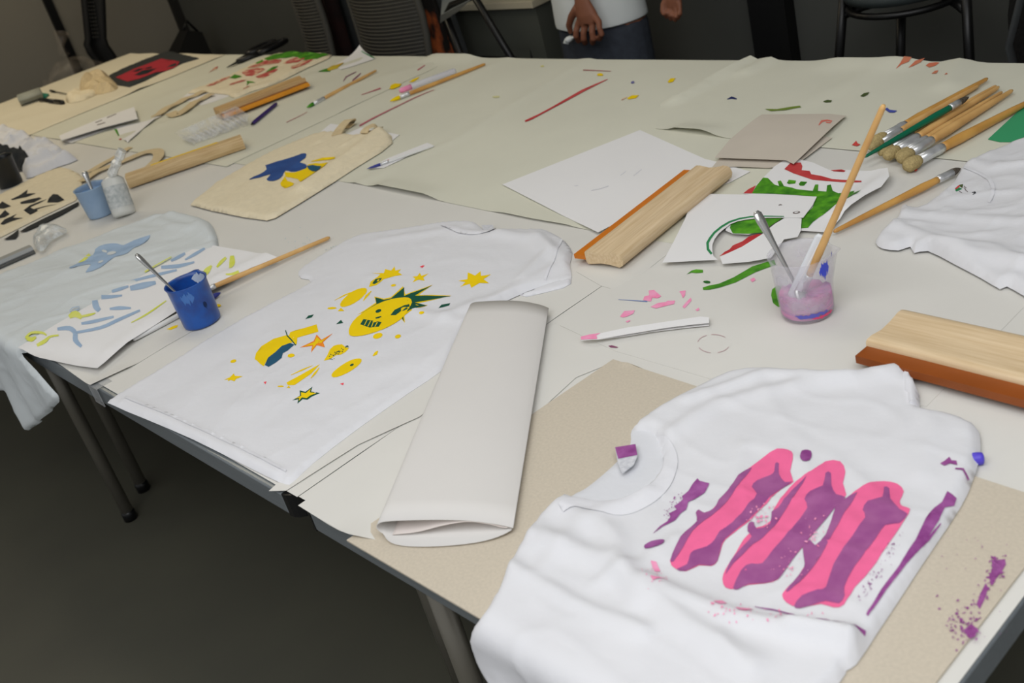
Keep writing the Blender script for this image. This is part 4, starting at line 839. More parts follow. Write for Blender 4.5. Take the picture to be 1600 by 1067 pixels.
# ================================================================== SQUEEGEES
def squeegee(label, p0, p1, side, L, width=0.078, hh=0.028, wood=None, blade=None, bl_out=0.022, thick=0.008, h0=0.006, stripe=False, blade_glow=None):
    """p0, p1: the back edge at table level (metres); the blade leaves the other long side"""
    p0 = Vector(p0); p1 = Vector(p1); u = (p1 - p0); u.z = 0; u.normalize(); v = Vector((-u.y, u.x, 0)) * side; z = Vector((0, 0, 1))
    p0 = Vector((p0.x, p0.y, T + h0))
    t = empty('wooden_squeegee', p0 + u * L / 2); tag(t, label, 'squeegee', 'wooden screen-printing squeegees')
    prof = [(0.010, 0.0), (0.003, 0.004), (0.0, hh * .5), (0.003, hh * .85), (0.010, hh * .98), (0.018, hh), (width * .40, hh * .86), (width * .62, hh * .80), (width * .85, hh * .93), (width - .003, hh * .92), (width, hh * .80), (width, 0.004), (width - .003, 0.0), (width * .6, 0.004), (width * .35, 0.003)]
    if stripe: prof = [(0.004, 0.0), (0.0, 0.004), (0.0, hh * .72), (0.004, hh * .95), (0.010, hh), (0.02, hh), (width * .45, hh * .92), (width * .62, hh * .86), (width * .85, hh * .93), (width - .003, hh * .92), (width, hh * .80), (width, 0.004), (width - .003, 0.0), (width * .6, 0.004), (width * .35, 0.003)]
    ring = lambda s: [p0 + u * s + v * a + z * b for a, b in prof]
    w = mk('handle', loft([ring(0), ring(0.002), ring(L - 0.002), ring(L)], True), wood or M_WOOD, t, True)
    for pl in w.data.polygons:
        if len(pl.vertices) > 4: pl.use_smooth = False
    em = w.modifiers.new('edges', 'EDGE_SPLIT'); em.split_angle = math.radians(50)
    # wood grain follows the bar: rotate the texture by turning the mesh's own axes
    a = math.atan2(u.y, u.x); w.rotation_euler.z = a; w.data.transform(Matrix.Rotation(-a, 4, 'Z'))
    zb = hh * .42
    bx = [(width - 0.012, zb - thick / 2), (width + bl_out, zb - thick / 2), (width + bl_out, zb + thick / 2), (width - 0.012, zb + thick / 2)]
    rb_ = lambda s: [p0 + u * s + v * a + z * b for a, b in bx]
    mk('blade', loft([rb_(0.001), rb_(L - 0.001)], True), blade or M_BLADE, t, False)
    if stripe:
        rs = lambda s: [p0 + u * s + v * a + z * b for a, b in ((width * .80, hh * .9), (width * .93, hh * .92), (width * .93, hh * .96), (width * .80, hh * .955))]
        mk('paint_line', loft([rs(L * .22), rs(L * .8)], True), M_YELLOWPAINT, t, False)
    if blade_glow:
        bx2 = [(width + bl_out, zb - thick / 2), (width + bl_out + 0.011, zb - thick / 2 - .003), (width + bl_out + 0.011, zb + thick / 2 - .006), (width + bl_out, zb + thick / 2)]  # orange glow beyond the brown blade, built as a coloured strip
        r2 = lambda s: [p0 + u * s + v * a + z * b for a, b in bx2]
        mk('blade_glow_strip', loft([r2(0.001), r2(L - 0.001)], True), blade_glow, t, False)
    return t
squeegee('wooden squeegee with an amber blade, beside the large blank sheet', W(977, 424), W(1140, 290), 1, 0.362, 0.080, 0.027, None, M_BLADE, 0.026)
squeegee('wooden squeegee with a brown blade at the right edge, behind the pink-striped shirt', W(1415, 482, .03), W(1600, 522, .03), -1, 0.36, 0.092, 0.028, None, M_BLADED, 0.026, 0.011, 0.006)
squeegee('wooden squeegee with a brown blade edged by a painted orange glow, in front of the red and green bag', W(334, 172, .03), W(466, 122, .03), -1, (W(334, 172, .03) - W(468, 122, .03)).length, 0.072, 0.034, M_WOODD, mat('dark_amber_rubber', (140, 76, 26), .4, var=.12, vscale=14), 0.018, 0.009, 0.006, blade_glow=M_BLADEGLOW)
squeegee('wooden squeegee with a yellow paint line, left of the blue and yellow bag', W(204, 298), W(387, 235), 1, (W(204, 298) - W(386, 236)).length, 0.062, 0.034, mat('worn_beech', (206, 182, 140), .55, rgb2=(178, 148, 104), vscale=9, stretch=(1.2, 22, 22)), M_YELLOWPAINT, 0.018, 0.006, 0.006, stripe=True)

# ================================================================== BRUSHES, PENS
def along(a, b, ts): return [a.lerp(b, t) for t in ts]
def brush(label, tip, end, r=0.0065, fer=(0.09, 0.20), bristle=None, handle=None, br=1.3, group=None, rtip=0.45, rf=1.05, blunt=True, name='paintbrush', flat=1.0, ferrule=None):
    tip = Vector(tip); end = Vector(end)
    t = empty(name, ((tip + end) / 2)); tag(t, label, 'paintbrush', group)
    L = (end - tip).length; f0, f1 = fer
    hs = [f1 - 0.005, f1 + 0.03, f1 + 0.12, f1 + 0.35 * (1 - f1), 0.8, 0.985, 1.0]
    mk('handle', tube(along(tip, end, hs), [r * rf * .9, r * .95, r * 1.08, r * 0.95, r * (0.5 + rtip / 2), r * rtip, r * rtip * .6], 12), handle or M_HANDLE, t)
    fr = mk('ferrule', tube(along(tip, end, [f0, f0 + (f1 - f0) * .5, f0 + (f1 - f0) * .72, f0 + (f1 - f0) * .76, f0 + (f1 - f0) * .8, f0 + (f1 - f0) * .86, f0 + (f1 - f0) * .9, f1]), [r * rf * 1.0, r * rf, r * rf, r * rf * 1.09, r * rf, r * rf * 1.09, r * rf, r * rf * .95], 14, flat=flat), ferrule or M_FERRULE, t)
    if blunt: pr = [(0.0, .35), (0.06, .85), (0.25, 1.0 * br / 1.0), (0.55, br), (0.8, br * .95), (1.05, 0.95)]
    else: pr = [(0.0, .08), (0.2, .45), (0.5, .8), (0.8, .95), (1.05, .95)]
    mk('bristles', tube(along(tip, end, [p[0] * f0 for p in pr]), [r * rf * p[1] for p in pr], 14, flat=flat), bristle or M_BRISTLE, t)
    return t
def LB(t, e, ht, he): return (W(*t, ht), W(*e, he))
G_ = 'brushes bundled at the far right'
for k, (t_, e_, h_, r_, lb) in enumerate([
    ((548, 592), (1345, 146), .016, .0075, 'round wooden brush topmost in the bundle, farthest from the green card'),
    ((528, 628), (1282, 196), .014, .0065, 'wooden brush partly hidden under the green brush in the bundle'),
    ((596, 668), (1404, 196), .014, .006, 'thin wooden brush just below the green brush in the bundle'),
    ((636, 690), (1424, 204), .018, .0075, 'round wooden brush with a pale bristle clump in the middle of the bundle'),
    ((712, 690), (1446, 240), .014, .0065, 'wooden brush with reddish bristles between its thicker neighbours in the bundle'),
    ((732, 712), (1518, 228), .019, .0078, 'round wooden brush with shiny ferrule, second nearest to the green card'),
    ((772, 762), (1690, 278), .016, .0085, 'thick wooden brush nearest to the green card in the bundle')]):
    tp_ = E5([t_])[0]; ep_ = E5([e_])[0]
    brush(lb, W(*tp_, h_), W(*ep_, 0.011), r_, (0.10, 0.27), None, M_HANDLE if k in (0, 6) else M_HANDLEP, 1.38 if k in (0, 3, 5, 6) else 1.1, G_, 0.5)
gt = E5([(1218, 272)])[0]; ge = E5([(494, 690)])[0]
brush('green lacquered brush lying across the wooden brushes', W(*gt, .034), W(*ge, .020), 0.0062, (0.10, 0.19), M_BRISTLED, M_GREENLAC, 1.0, G_, 0.45, blunt=False)
brush('varnished brush with a dark pointed tip, beside the plain white shirt', W(1501, 263, .012), W(1303, 362, .010), 0.0062, (0.07, 0.19), M_BRISTLED, M_HANDLE, 1.0, None, 0.55, blunt=False)
o = mk('handle_print', tube(along(W(1438, 294, .0115), W(1450, 288, .0118), [0, 1]), 0.0063, 12), M_BLKP, None); 
bpy.data.objects.remove(o)
brush('long wooden brush behind the blue beaker, lying on the drawing', W(300, 462, .022), W(515, 371, .008), 0.0052, (0.06, 0.16), M_BRISTLED, M_HANDLEP, 1.0, None, 0.8, blunt=False)
brush('wooden brush with a green tip, right of the squeegee with the orange glow', W(479, 168, .010), W(588, 110, .010), 0.006, (0.09, 0.24), M_LIME, M_HANDLEP, 1.0, None, 0.6, blunt=False)
brush('wooden brush with a yellow tip, near the far table edge', W(609, 158, .010), W(758, 100, .010), 0.006, (0.10, 0.20), M_YEL, M_HANDLE, 1.0, None, 0.7, blunt=False)
brush('thin white-handled brush with a dark blue tip on a paper strip', W(573, 264, .010), W(678, 228, .009), 0.0035, (0.20, 0.32), M_INDIGO, mat('white_lacquer', (206, 206, 204), 0.35), 1.0, None, 0.6, blunt=False)
brush('white-handled brush under the drawing, left of the blue beaker', W(345, 457, .008), W(208, 531, .008), 0.0055, (0.10, 0.20), M_INDIGO, MATS['white_lacquer'], 1.0, None, 0.7, blunt=False)
pen = empty('purple_pen', W(412, 178)); tag(pen, 'slim dark purple pen beside the clear plastic tray', 'pen')
a, b = W(392, 195, .010), W(432, 162, .010)
mk('barrel', tube(along(a, b, [.06, .1, .95, 1]), [.004, .0058, .0058, .004], 12), mat('purple_plastic', (58, 40, 104), 0.35), pen)
mk('nib', tube(along(a, b, [0, .03, .08]), [.001, .003, .0042], 10), M_BLACKPL, pen)
mc = empty('violet_marker', W(1530, 716)); tag(mc, 'violet marker end sticking out from under the pink-striped shirt', 'marker')
a, b = W(1538, 716, .008), W(1470, 720, .008)
mk('cap', tube(along(a, b, [0, .03, .1, .4]), [.003, .0065, .0072, .0072], 14), mat('violet_plastic', (84, 70, 190), 0.3), mc)
mk('barrel', tube(along(a, b, [.4, 1]), [.0065, .0065], 14), mat('white_plastic', (225, 225, 225), 0.35), mc)
ac = empty('clear_tube', W(678, 128)); tag(ac, 'clear plastic tube beside the yellow-tipped brush', 'tube')
K8 = lambda pts: C(560, 80, 4, pts)
a = W(*K8([(330, 222)])[0], .01); b = W(*K8([(606, 122)])[0], .01)
mk('tube_body', tube(along(a, b, [0, .02, .96, 1]), [.008, .0095, .0095, .007], 14), clear('clear_tube_plastic', (222, 222, 236), 0.55, .15), ac)
mk('pink_end', tube(along(a, b, [-.26, -.2, 0]), [.005, .008, .0085], 12), M_PINKW, ac)

# ================================================================== BEAKERS
def cup_shell(base, r0, r1, h, material, parent, name='cup', n=36, wall=0.0014, spout=None, waves=0.0):
    b = Vector(base); rows = []
    prof = [(r0 * .6, 0.0), (r0 - .004, 0.0), (r0 - .001, .002), (r0, .006), (r0 + (r1 - r0) * .5, h * .5), (r1, h * .94), (r1 + .0025, h), (r1 + .0022, h + .001), (r1 - wall, h - .001), (r1 - wall, h * .92), (r0 + (r1 - r0) * .5 - wall, h * .5), (r0 - wall, .008), (r0 - .005, .0035), (r0 * .5, .003)]
    for r, z in prof:
        ring = []
        for k in range(n):
            a = 2 * math.pi * k / n; rr = r
            if spout is not None and z > h * .8:
                d = math.atan2(math.sin(a - spout), math.cos(a - spout)); rr += 0.010 * math.exp(-(d / .22) ** 2) * (z - h * .8) / (h * .2)
            ring.append(b + Vector((rr * math.cos(a), rr * math.sin(a), z)))
        rows.append(ring)
    return mk(name, loft(rows, True), material, parent)
def fill(base, r, z0, z1, material, parent, name='paint', n=36, slope=0.0, jag=0.0, seed=0, dz=.0):
    b = Vector(base); rd = random.Random(seed); rows = []
    for rr, z in ((r * .5, z0), (r - .002, z0), (r, z0 + .003), (r, z1), (r * .97, z1), (r * .6, z1 - .002), (r * .1, z1 - .003)):
        rows.append([b + Vector((rr * math.cos(2 * math.pi * k / n), rr * math.sin(2 * math.pi * k / n), z + (slope * math.cos(2 * math.pi * k / n) + jag * noise.noise(Vector((k * .7, seed, 0)))) * (z > z0 + .004))) for k in range(n)])
    return mk(name, loft(rows, True), material, parent)
def spoon(label, inner, end, r=0.004):
    t = empty('steel_spoon', inner); tag(t, label, 'spoon', 'steel spoons standing in the beakers')
    a, b = Vector(inner), Vector(end)
    mk('spoon_handle', tube(along(a, b, [.22, .4, .7, .9, .97, 1]), [r * .7, r * .75, r * 1.1, r * 1.7, r * 1.6, r * .8], 12, flat=.55), M_STEEL, t)
    d = (b - a).normalized()
    mk('spoon_bowl', ell(a.lerp(b, .12), (.011, .004, .018), 8, 12, rot=d.to_track_quat('Z', 'Y').to_matrix()), M_STEEL, t)
# blue
bB = W(317, 503, .0022)
bt = empty('paint_beaker', bB); tag(bt, 'plastic beaker coated in royal blue paint, beside the yellow-printed shirt', 'beaker', 'plastic paint beakers')
cup_shell(bB, .0365, .039, .088, mat('blue_coated_plastic', (22, 78, 156), 0.3, rgb2=(30, 62, 128), vscale=30, spec=0.5, thr=(.35, .6)), bt, spout=2.2)
fill(bB, .0345, .005, .062, mat('blue_wet_paint', (24, 96, 186), 0.2, rgb2=(14, 60, 140), vscale=40, spec=.5), bt)
def patch(base, r0, r1, h, a0, a1, z0, z1, material, parent, name, off=.0006, n=30, m=8, ragged=.0, seed=1, inner=False):
    b = Vector(base); rows = []
    for i in range(m + 1):
        u = i / m; row = []
        for k in range(n + 1):
            a = a0 + (a1 - a0) * k / n
            lo = z0 + ragged * noise.noise(Vector((k * 9 / n, seed, 0))); hi = z1 + ragged * noise.noise(Vector((k * 9 / n, seed + 9, 0)))
            e = 1 - abs(2 * k / n - 1) ** 4; mid = (lo + hi) / 2
            z = mid + (lo + (hi - lo) * u - mid) * max(.05, e)
            rr = (r0 + (r1 - r0) * min(1, z / h)) + (-off - .0014 if inner else off)
            row.append(b + Vector((rr * math.cos(a), rr * math.sin(a), z)))
        rows.append(row)
    return mk(name, loft(rows, False, False), material, parent)
def ang_px(base, x, y):
    """bearing, seen from above, of a pixel around a beaker"""
    q = W(x, y); return math.atan2(q.y - base.y, q.x - base.x)
mk_w = mat('milky_plastic', (190, 200, 210), 0.35)
patch(bB, .0365, .039, .088, math.radians(60), math.radians(140), .066, .086, mk_w, bt, 'bare_plastic', inner=True, ragged=.012)
camA = lambda b: math.atan2(-b.y, -b.x)
patch(bB, .0365, .039, .088, camA(bB) - .55, camA(bB) + .1, .058, .078, mat('thin_blue_film', (60, 104, 168), 0.25, spec=.5), bt, 'thin_film', ragged=.012, seed=4)
patch(bB, .0365, .039, .088, camA(bB) + .35, camA(bB) + .55, .038, .050, mat('dark_blue_dab', (10, 34, 74), 0.3), bt, 'dark_dab', ragged=.006, seed=6)
i0 = bB + Vector((.006, -.004, .02)); spoon('steel spoon standing in the blue beaker', i0, WL(212, 397, i0, .15))
# light blue
bL = W(160, 335, .0022)
lt = empty('paint_beaker', bL); tag(lt, 'plastic beaker of pale dusty blue paint with a squashed rim, at the left', 'beaker', 'plastic paint beakers')
cup_shell(bL, .0365, .042, .082, mat('pale_blue_coated_plastic', (140, 162, 186), 0.4, rgb2=(126, 150, 178), vscale=26, spec=.4), lt, spout=2.6)
fill(bL, .034, .005, .070, mat('dusty_blue_wet', (92, 134, 184), 0.3, spec=.5), lt)
i0 = bL + Vector((.004, .0, .02)); spoon('steel spoon standing in the pale blue beaker', i0, i0 + Vector((-.03, .012, .098)), .005)
# black
bK = W(18, 289, .0022)
kt = empty('paint_beaker', bK); tag(kt, 'plastic beaker covered in black paint at the left edge', 'beaker', 'plastic paint beakers')
cup_shell(bK, .038, .042, .094, mat('black_coated_plastic', (24, 26, 27), 0.35, var=.3, vscale=30, spec=.4), kt, spout=2.4)
fill(bK, .036, .005, .080, mat('black_wet_paint', (14, 14, 15), 0.2, spec=.5), kt)
# pink
bP = W(1262, 487, .0035)
pt_ = empty('paint_beaker', bP); tag(pt_, 'translucent beaker with pink and purple paint at the bottom, holding a brush', 'beaker', 'plastic paint beakers')
cup_shell(bP, .0375, .0425, .094, clear('frosted_cup_plastic', (222, 220, 230), 0.74, .2, var=.10), pt_, spout=.5)
fill(bP, .0366, .004, .033, mat('pink_swirled_paint', (212, 112, 168), 0.35, rgb2=(150, 96, 158), vscale=36, stretch=(1, 1, 5), spec=.4), pt_, jag=.01, seed=3)
patch(bP, .0375, .0425, .094, camA(bP) - .5, camA(bP) + .8, .010, .016, mat('blue_streak', (92, 92, 176), 0.4), pt_, 'blue_streak', ragged=.006, seed=12, inner=False, off=.0004)
patch(bP, .0375, .0425, .094, camA(bP) + .1, camA(bP) + 1.1, .006, .010, mat('rose_streak', (206, 70, 110), 0.4), pt_, 'rose_streak', ragged=.003, seed=15, off=.0004)
patch(bP, .0375, .0425, .094, camA(bP) - 1.2, camA(bP) + 1.2, .022, .040, clear('thin_pink_film', (220, 140, 190), 0.45, .4, var=.3, vscale=60), pt_, 'pink_film', ragged=.014, seed=17, inner=True)
patch(bP, .0375, .0425, .094, camA(bP) + .55, camA(bP) + 1.0, .068, .088, mat('ultramarine_smear', (58, 72, 196), 0.4), pt_, 'blue_smear', ragged=.014, seed=20)
patch(bP, .0375, .0425, .094, camA(bP) + 1.25, camA(bP) + 1.45, .086, .093, MATS['ultramarine_smear'], pt_, 'blue_smear', ragged=.004, seed=22)
i0 = bP + Vector((.012, -.012, .012)); spoon('steel spoon standing in the pink beaker', i0, WL(1181, 330, i0, .155), .0045)
i0 = bP + Vector((-.016, -.004, .008)); e0 = WL(1381, 164, i0, .34)
brush('long wooden brush standing in the pink beaker', i0, e0, .0052, (.08, .18), M_PINKW, M_HANDLEP, 1.1, None, .75)
i0 = bP + Vector((-.010, -.018, .03)); e0 = WL(1287, 368, i0, .10)
tk = empty('plastic_stirrer', i0); tag(tk, 'flat white plastic stirrer leaning in the pink beaker', 'stirrer')
mk('stirrer_blade', tube(along(i0, e0, [0, .05, .95, 1]), [.004, .008, .0105, .008], 12, flat=.22, upv=(0.5, -.6, .3)), clear('white_stirrer_plastic', (232, 236, 240), .15, .3), tk)
mk('stirrer_rib', tube(along(i0 + Vector((0, -.001, .001)), e0 + Vector((0, -.001, .001)), [.1, .9]), [.0014, .0016], 8), M_PAPER, tk)

# white bottle lying against the pale blue beaker
wb = empty('white_bottle', W(176, 300)); tag(wb, 'translucent white plastic bottle with a crumpled film top, behind the pale blue beaker', 'bottle')
b0 = W(185, 342, .003); b0 = Vector((b0.x, b0.y + .02, b0.z)); top = b0 + Vector((-.035, .02, .10))
mk('bottle_body', tube(along(b0, top, [0, .03, .1, .9, 1.0]), [.022, .029, .031, .030, .018], 20, flat=.8), clear('milky_bottle', (220, 221, 216), .2, .3), wb)
mk('bottle_label', tube(along(b0, top, [.2, .75]), [.0317, .0310], 20, False, flat=.8), mat('grey_label', (190, 192, 190), .6, rgb2=(150, 156, 156), vscale=90), wb)
cap = []
for i in range(9):
    q = top.lerp(top + Vector((.02, .05, .055)), i / 8); cap.append((q, .018 + .010 * abs(math.sin(i * 1.9))))
mk('film_top', tube([c[0] for c in cap], [c[1] for c in cap], 9, flat=.5), clear('crumpled_film', (232, 234, 232), .35, .15, var=.25, vscale=60), wb, False)

# ================================================================== SMALL THINGS AT THE LEFT
# clear plastic tray
tr_ = empty('clear_plastic_tray', W(335, 205)); tag(tr_, 'clear ribbed plastic tray in front of the squeegee with the orange glow', 'tray')
q = [W(281, 220, .006), W(300, 228, .006), W(392, 195, .006), W(372, 180, .006)]
cen = sum(q, Vector()) / 4
rows = []
for k, z in ((.90, .0), (.93, .002), (1.0, .026), (1.06, .027), (1.06, .029), (.97, .028), (.88, .004), (.5, .004)):
    rows.append([Vector((cen.x + (p.x - cen.x) * k, cen.y + (p.y - cen.y) * k, p.z + z)) for p in [Vector(w) for w in resample(np.array([[*w] for w in q]), .03)]])
mk('tray_shell', loft(rows, True), clear('clear_tray_plastic', (244, 246, 248), .80, .1, var=.15, vscale=35), tr_, False)
for i in range(12):
    a = q[0].lerp(q[3], (i + .5) / 12); b = q[1].lerp(q[2], (i + .5) / 12)
    mk('tray_rib', tube([a.lerp(b, .15) + Vector((0, 0, .008)), a.lerp(b, .5) + Vector((0, 0, .010)), a.lerp(b, .85) + Vector((0, 0, .008))], .0045, 8), clear('clear_rib_plastic', (250, 250, 252), .74, .08), tr_)
# scissors
sc = empty('scissors', W(385, 90)); tag(sc, 'black-handled scissors at the far table edge', 'scissors')
tipp = W(355, 106, .008); piv = W(376, 95, .012); hd = W(408, 76, .02); dv = (hd - tipp); dv.z = 0; dv.normalize(); sv = Vector((-dv.y, dv.x, 0))
for s in (-1, 1):
    mk('scissor_blade', loft([[tipp + sv * s * .001, tipp + sv * s * .002 + Vector((0, 0, .003)), tipp + Vector((0, 0, .0035))], [piv + sv * s * .014 - Vector((0, 0, .002)), piv + sv * s * .013 + Vector((0, 0, .004)), piv - sv * s * .006 + Vector((0, 0, .004))]]), mat('dark_blade_steel', (70, 72, 72), .3, metal=.8), sc, False)
    c0 = piv + dv * .15 + sv * s * .035
    ringp = [c0 + dv * (.075 * math.cos(a)) + sv * (.028 * math.sin(a)) + Vector((0, 0, .006)) for a in np.linspace(0, 2 * math.pi, 18)]
    mk('scissor_handle', join(tube(ringp, .011, 8), tube([piv - dv * .01 + sv * s * .004, piv + dv * .05 + sv * s * .018, c0 - dv * .07], [.012, .012, .012], 8)), M_BLACKPL, sc)
mk('pivot', tube([piv - Vector((0, 0, .004)), piv + Vector((0, 0, .009))], .006, 10), M_STEEL, sc)
# grey rolled cloth, teal tools, marker
gr = empty('grey_cloth_roll', W(35, 155)); tag(gr, 'rolled grey cloth at the far left end of the table', 'cloth roll')
a, b = W(14, 156, .03), W(44, 158, .03); sdir = (b - a).normalized()
pr = []
for k in range(40):
    th = k / 39 * 4.6 * math.pi; rr = .036 * (1 - k / 60); pr.append((rr * 1.5 * math.cos(th), rr * .62 * math.sin(th)))
vd = Vector((-sdir.y, sdir.x, 0)).normalized()
st, en = W(12, 158, .036), W(40, 148, .036); ax = (W(52, 150, .036) - st); ax.z = 0; AXL = .13; axn = Vector((.35, 1, 0)).normalized(); sd_ = Vector((1, -.35, 0)).normalized()
o = mk('rolled_cloth', loft([[W(30, 157, .028) + axn * s + sd_ * p_[0] + Vector((0, 0, p_[1])) for p_ in pr] for s in (0, .05, .10)], False, False), mat('grey_felt', (150, 152, 142), .95, var=.1, vscale=60), gr)
md = o.modifiers.new('thickness', 'SOLIDIFY'); md.thickness = .004
tl = empty('teal_scraper', W(62, 149)); tag(tl, 'teal plastic scraper behind the grey cloth roll', 'scraper')
m_teal = mat('teal_plastic', (24, 128, 108), .4)
s_ = sheet('scraper_blade', KB([(180,540),(215,548),(290,558),(270,575),(215,582),(195,560)]), .014, m_teal, s=.03, thick=.006, parent=tl)
s_ = sheet('scraper_handle', KB([(190,580),(230,570),(240,578),(205,592)]), .012, M_BLACKPL, s=.03, thick=.006, parent=tl)
mk_ = empty('black_marker', W(80, 158)); tag(mk_, 'slim black marker lying beside the grey cloth roll', 'marker')
a, b = W(*KB([(235, 594)])[0], .014), W(*KB([(378, 610)])[0], .014)
mk('barrel', tube(along(a, b, [0, .05, .7]), [.006, .0095, .0095], 12), M_BLACKPL, mk_); mk('cap', tube(along(a, b, [.68, .95, 1]), [.0105, .0105, .006], 12), M_BLACKM, mk_)
tw = empty('thin_wire_tool', W(92, 144)); tag(tw, 'thin dark wire tool behind the crumpled canvas bag', 'tool')
a, b = W(*KB([(300, 540)])[0], .012), W(*KB([(400, 560)])[0], .012)
mk('wire', tube(along(a, b, [0, .4, 1]), [.003, .0025, .002], 8), M_BLACKM, tw); mk('grip', tube(along(a, b, [0, .25]), [.005, .005], 10), M_BLACKPL, tw)
# grey metal bar at the left edge
gb = empty('grey_metal_bar', W(20, 400)); tag(gb, 'grey metal bar lying at the left edge below the black-printed bag', 'metal bar')
a, b = W(-60, 436, .012), W(50, 388, .012); d = (b - a).normalized(); v = Vector((-d.y, d.x, 0))
mk('bar', loft([[p + v * x + Vector((0, 0, z)) for x, z in ((-.016, -.008), (.016, -.008), (.018, 0), (.014, .008), (-.012, .008), (-.018, 0))] for p in (a, b)]), mat('grey_steel', (140, 142, 142), .45, metal=.4), gb, False)
mk('lip', loft([[p + v * x + Vector((0, 0, z)) for x, z in ((-.024, -.008), (-.016, -.008), (-.016, -.002), (-.024, -.004))] for p in (a, b)]), mat('dark_grey_steel', (84, 86, 86), .45, metal=.4), gb, False)
sp_ = empty('plastic_wrap', W(58, 375)); tag(sp_, 'small crumpled clear wrapper above the grey metal bar', 'wrapper')
cloth('film', [(50, 372), (66, 360), (90, 352), (104, 358), (80, 372), (66, 388), (56, 386)], clear('wrapper_film', (224, 228, 228), .65, .15, var=.25, vscale=60), t=.02, r=.03, wr=.012, wsc=24, s=.01, base=.012, seed=61, parent=sp_)
# crumpled clear bag hanging behind the far left corner
pb = empty('clear_plastic_bag', WX(118, 112, -5.62)); tag(pb, 'crumpled clear plastic bag beyond the far left table end', 'plastic bag')
c0 = WX(112, 112, -5.62); rows = []
for i in range(13):
    t = math.pi * i / 12; row = []
    for k in range(22):
        a = 2 * math.pi * k / 22; n_ = 1 + .5 * noise.noise(Vector((math.cos(a) * 2.2, math.sin(a) * 2.2, i * .6)))
        row.append(c0 + Vector((.10 * math.sin(t) * math.cos(a) * n_, .16 * math.sin(t) * math.sin(a) * n_, -.15 * math.cos(t) - .08)))
    rows.append(row)
mk('bag_film', loft(rows, True), clear('bag_film', (190, 176, 158), .93, .12, var=.07, vscale=14), pb, False)
mk('bag_knot', tube([c0 + Vector((0, 0, .09)), c0 + Vector((.01, .0, .13)), c0 + Vector((.03, .02, .19))], [.03, .014, .04], 9), MATS['bag_film'], pb, False)

# ================================================================== PAINT MARKS ON THE COVERS
def mark(S, nm, pts, m, lift=.0009, sm=0): return paint(S, nm, pts, m, lift, sm, .02)
mark(cov_fm, 'red_stroke', K8(band([(1042,441),(1080,425),(1130,400),(1220,352),(1300,308),(1400,252),(1480,214),(1558,178)], [10, 13, 10, 10, 14, 16, 10, 3])), M_CRIM, .0013)
mark(cov_fm, 'pink_stroke', K8(band([(10,475),(100,425),(180,385),(270,340),(350,300),(420,270),(475,250)], [8, 9, 8, 7, 7, 5, 3])), mat('rose_line', (178, 96, 106), .7), .0013)
mark(cov_fl, 'yellow_dab', K8([(195,238),(205,215),(230,205),(272,208),(255,225),(215,240)]), M_YEL, .0013)
mark(cov_fm, 'yellow_dab', K8([(318,197),(340,180),(382,163),(375,175),(345,195)]), M_YEL, .0013)
mark(cov_fm, 'yellow_dab', K8(oval(1511, 150, 17, 9, 0, 10, .2, 2)), M_YEL, .0013)
mark(cov_fm, 'yellow_dab', K8(oval(1150, 97, 12, 6, 0, 8, .2, 3)), mat('faint_yellow', (206, 200, 130), .8), .0013)
mark(cov_fm, 'yellow_dab', K8(oval(862, 288, 24, 7, 0, 8, .2, 3)), mat('fainter_yellow', (204, 200, 150), .8), .0013)
mark(cov_fm, 'red_line', K8(band([(1405,122),(1470,124),(1580,128)], [6, 5, 2])), mat('dull_red', (158, 82, 84), .8), .0013)
mark(cov_fl, 'red_line', K8(band([(20,275),(80,255),(140,235)], [3, 5, 9])), MATS['rose_line'], .0013)
mark(cov_fl, 'pink_line', K8(band([(370,122),(395,108),(418,95)], [6, 5, 3])), MATS['rose_line'], .0013)
mark(cov_fl, 'plum_line', K3(band([(1140,303),(1160,270),(1230,235)], [4, 7, 5])), mat('plum_paint', (128, 72, 100), .7), .0013)
mark(cov_fl, 'plum_line', K3(band([(1203,297),(1235,270),(1262,245)], [7, 9, 5])), MATS['plum_paint'], .0013)
mark(cov_fl, 'red_mark', K3([(203,242),(230,222),(245,205),(272,195),(262,215),(235,225)]), M_CRIM2, .0013)
mark(cov_fl, 'pink_line', K3(band([(745,585),(810,555),(890,515)], [3, 3, 2])), MATS['rose_line'], .0013)
KC = lambda pts: C(780, 0, 3.81, pts)
mark(cov_fm, 'yellow_dab', KC([(1003,490),(1020,470),(1050,468),(1035,490),(1010,496)]), M_YEL, .0013)
mark(cov_fm, 'yellow_dab', KC([(762,588),(790,572),(832,570),(815,588),(770,596)]), M_YEL, .0013)
mark(cov_fm, 'brown_dab', KC(band([(728,600),(745,590),(762,582)], [3, 7, 3])), M_CRIM2, .0013)
mark(cov_fm, 'blue_dab', KC(oval(795, 494, 12, 7, -20, 8, .2, 1)), mat('faded_indigo', (104, 104, 152), .7), .0013)
mark(cov_fm, 'navy_dab', KC(band([(1033,588),(1055,575),(1082,562)], [4, 12, 4])), M_INDIGO, .0013)
mark(cov_fm, 'navy_dab', KC(band([(1358,596),(1385,586),(1415,594)], [5, 16, 8])), mat('navy_paint', (30, 40, 92), .5), .0013)
mark(cov_fr, 'green_line', [(1195, 171), (1215, 172), (1250, 168), (1252, 170), (1228, 175), (1205, 175)], mat('moss_paint', (110, 130, 50), .7), .0013)
mark(cov_fr, 'olive_dab', E5([(205,312),(235,300),(268,303),(258,315),(225,318)]), M_OLIVE, .0013)
mark(cov_fr, 'olive_dab', E5([(463,272),(490,252),(526,245),(515,262),(485,277)]), M_OLIVE, .0013)
mark(cov_fr, 'blue_dab', E5([(632,362),(650,350),(665,365),(720,372),(700,385),(665,385)]), mat('cobalt_dab', (70, 80, 160), .6), .0013)
mark(cov_fr, 'red_dab', E5([(405,612),(425,592),(435,582),(445,600),(465,608),(440,620)]), mat('tomato_dab', (200, 72, 66), .6), .0013)
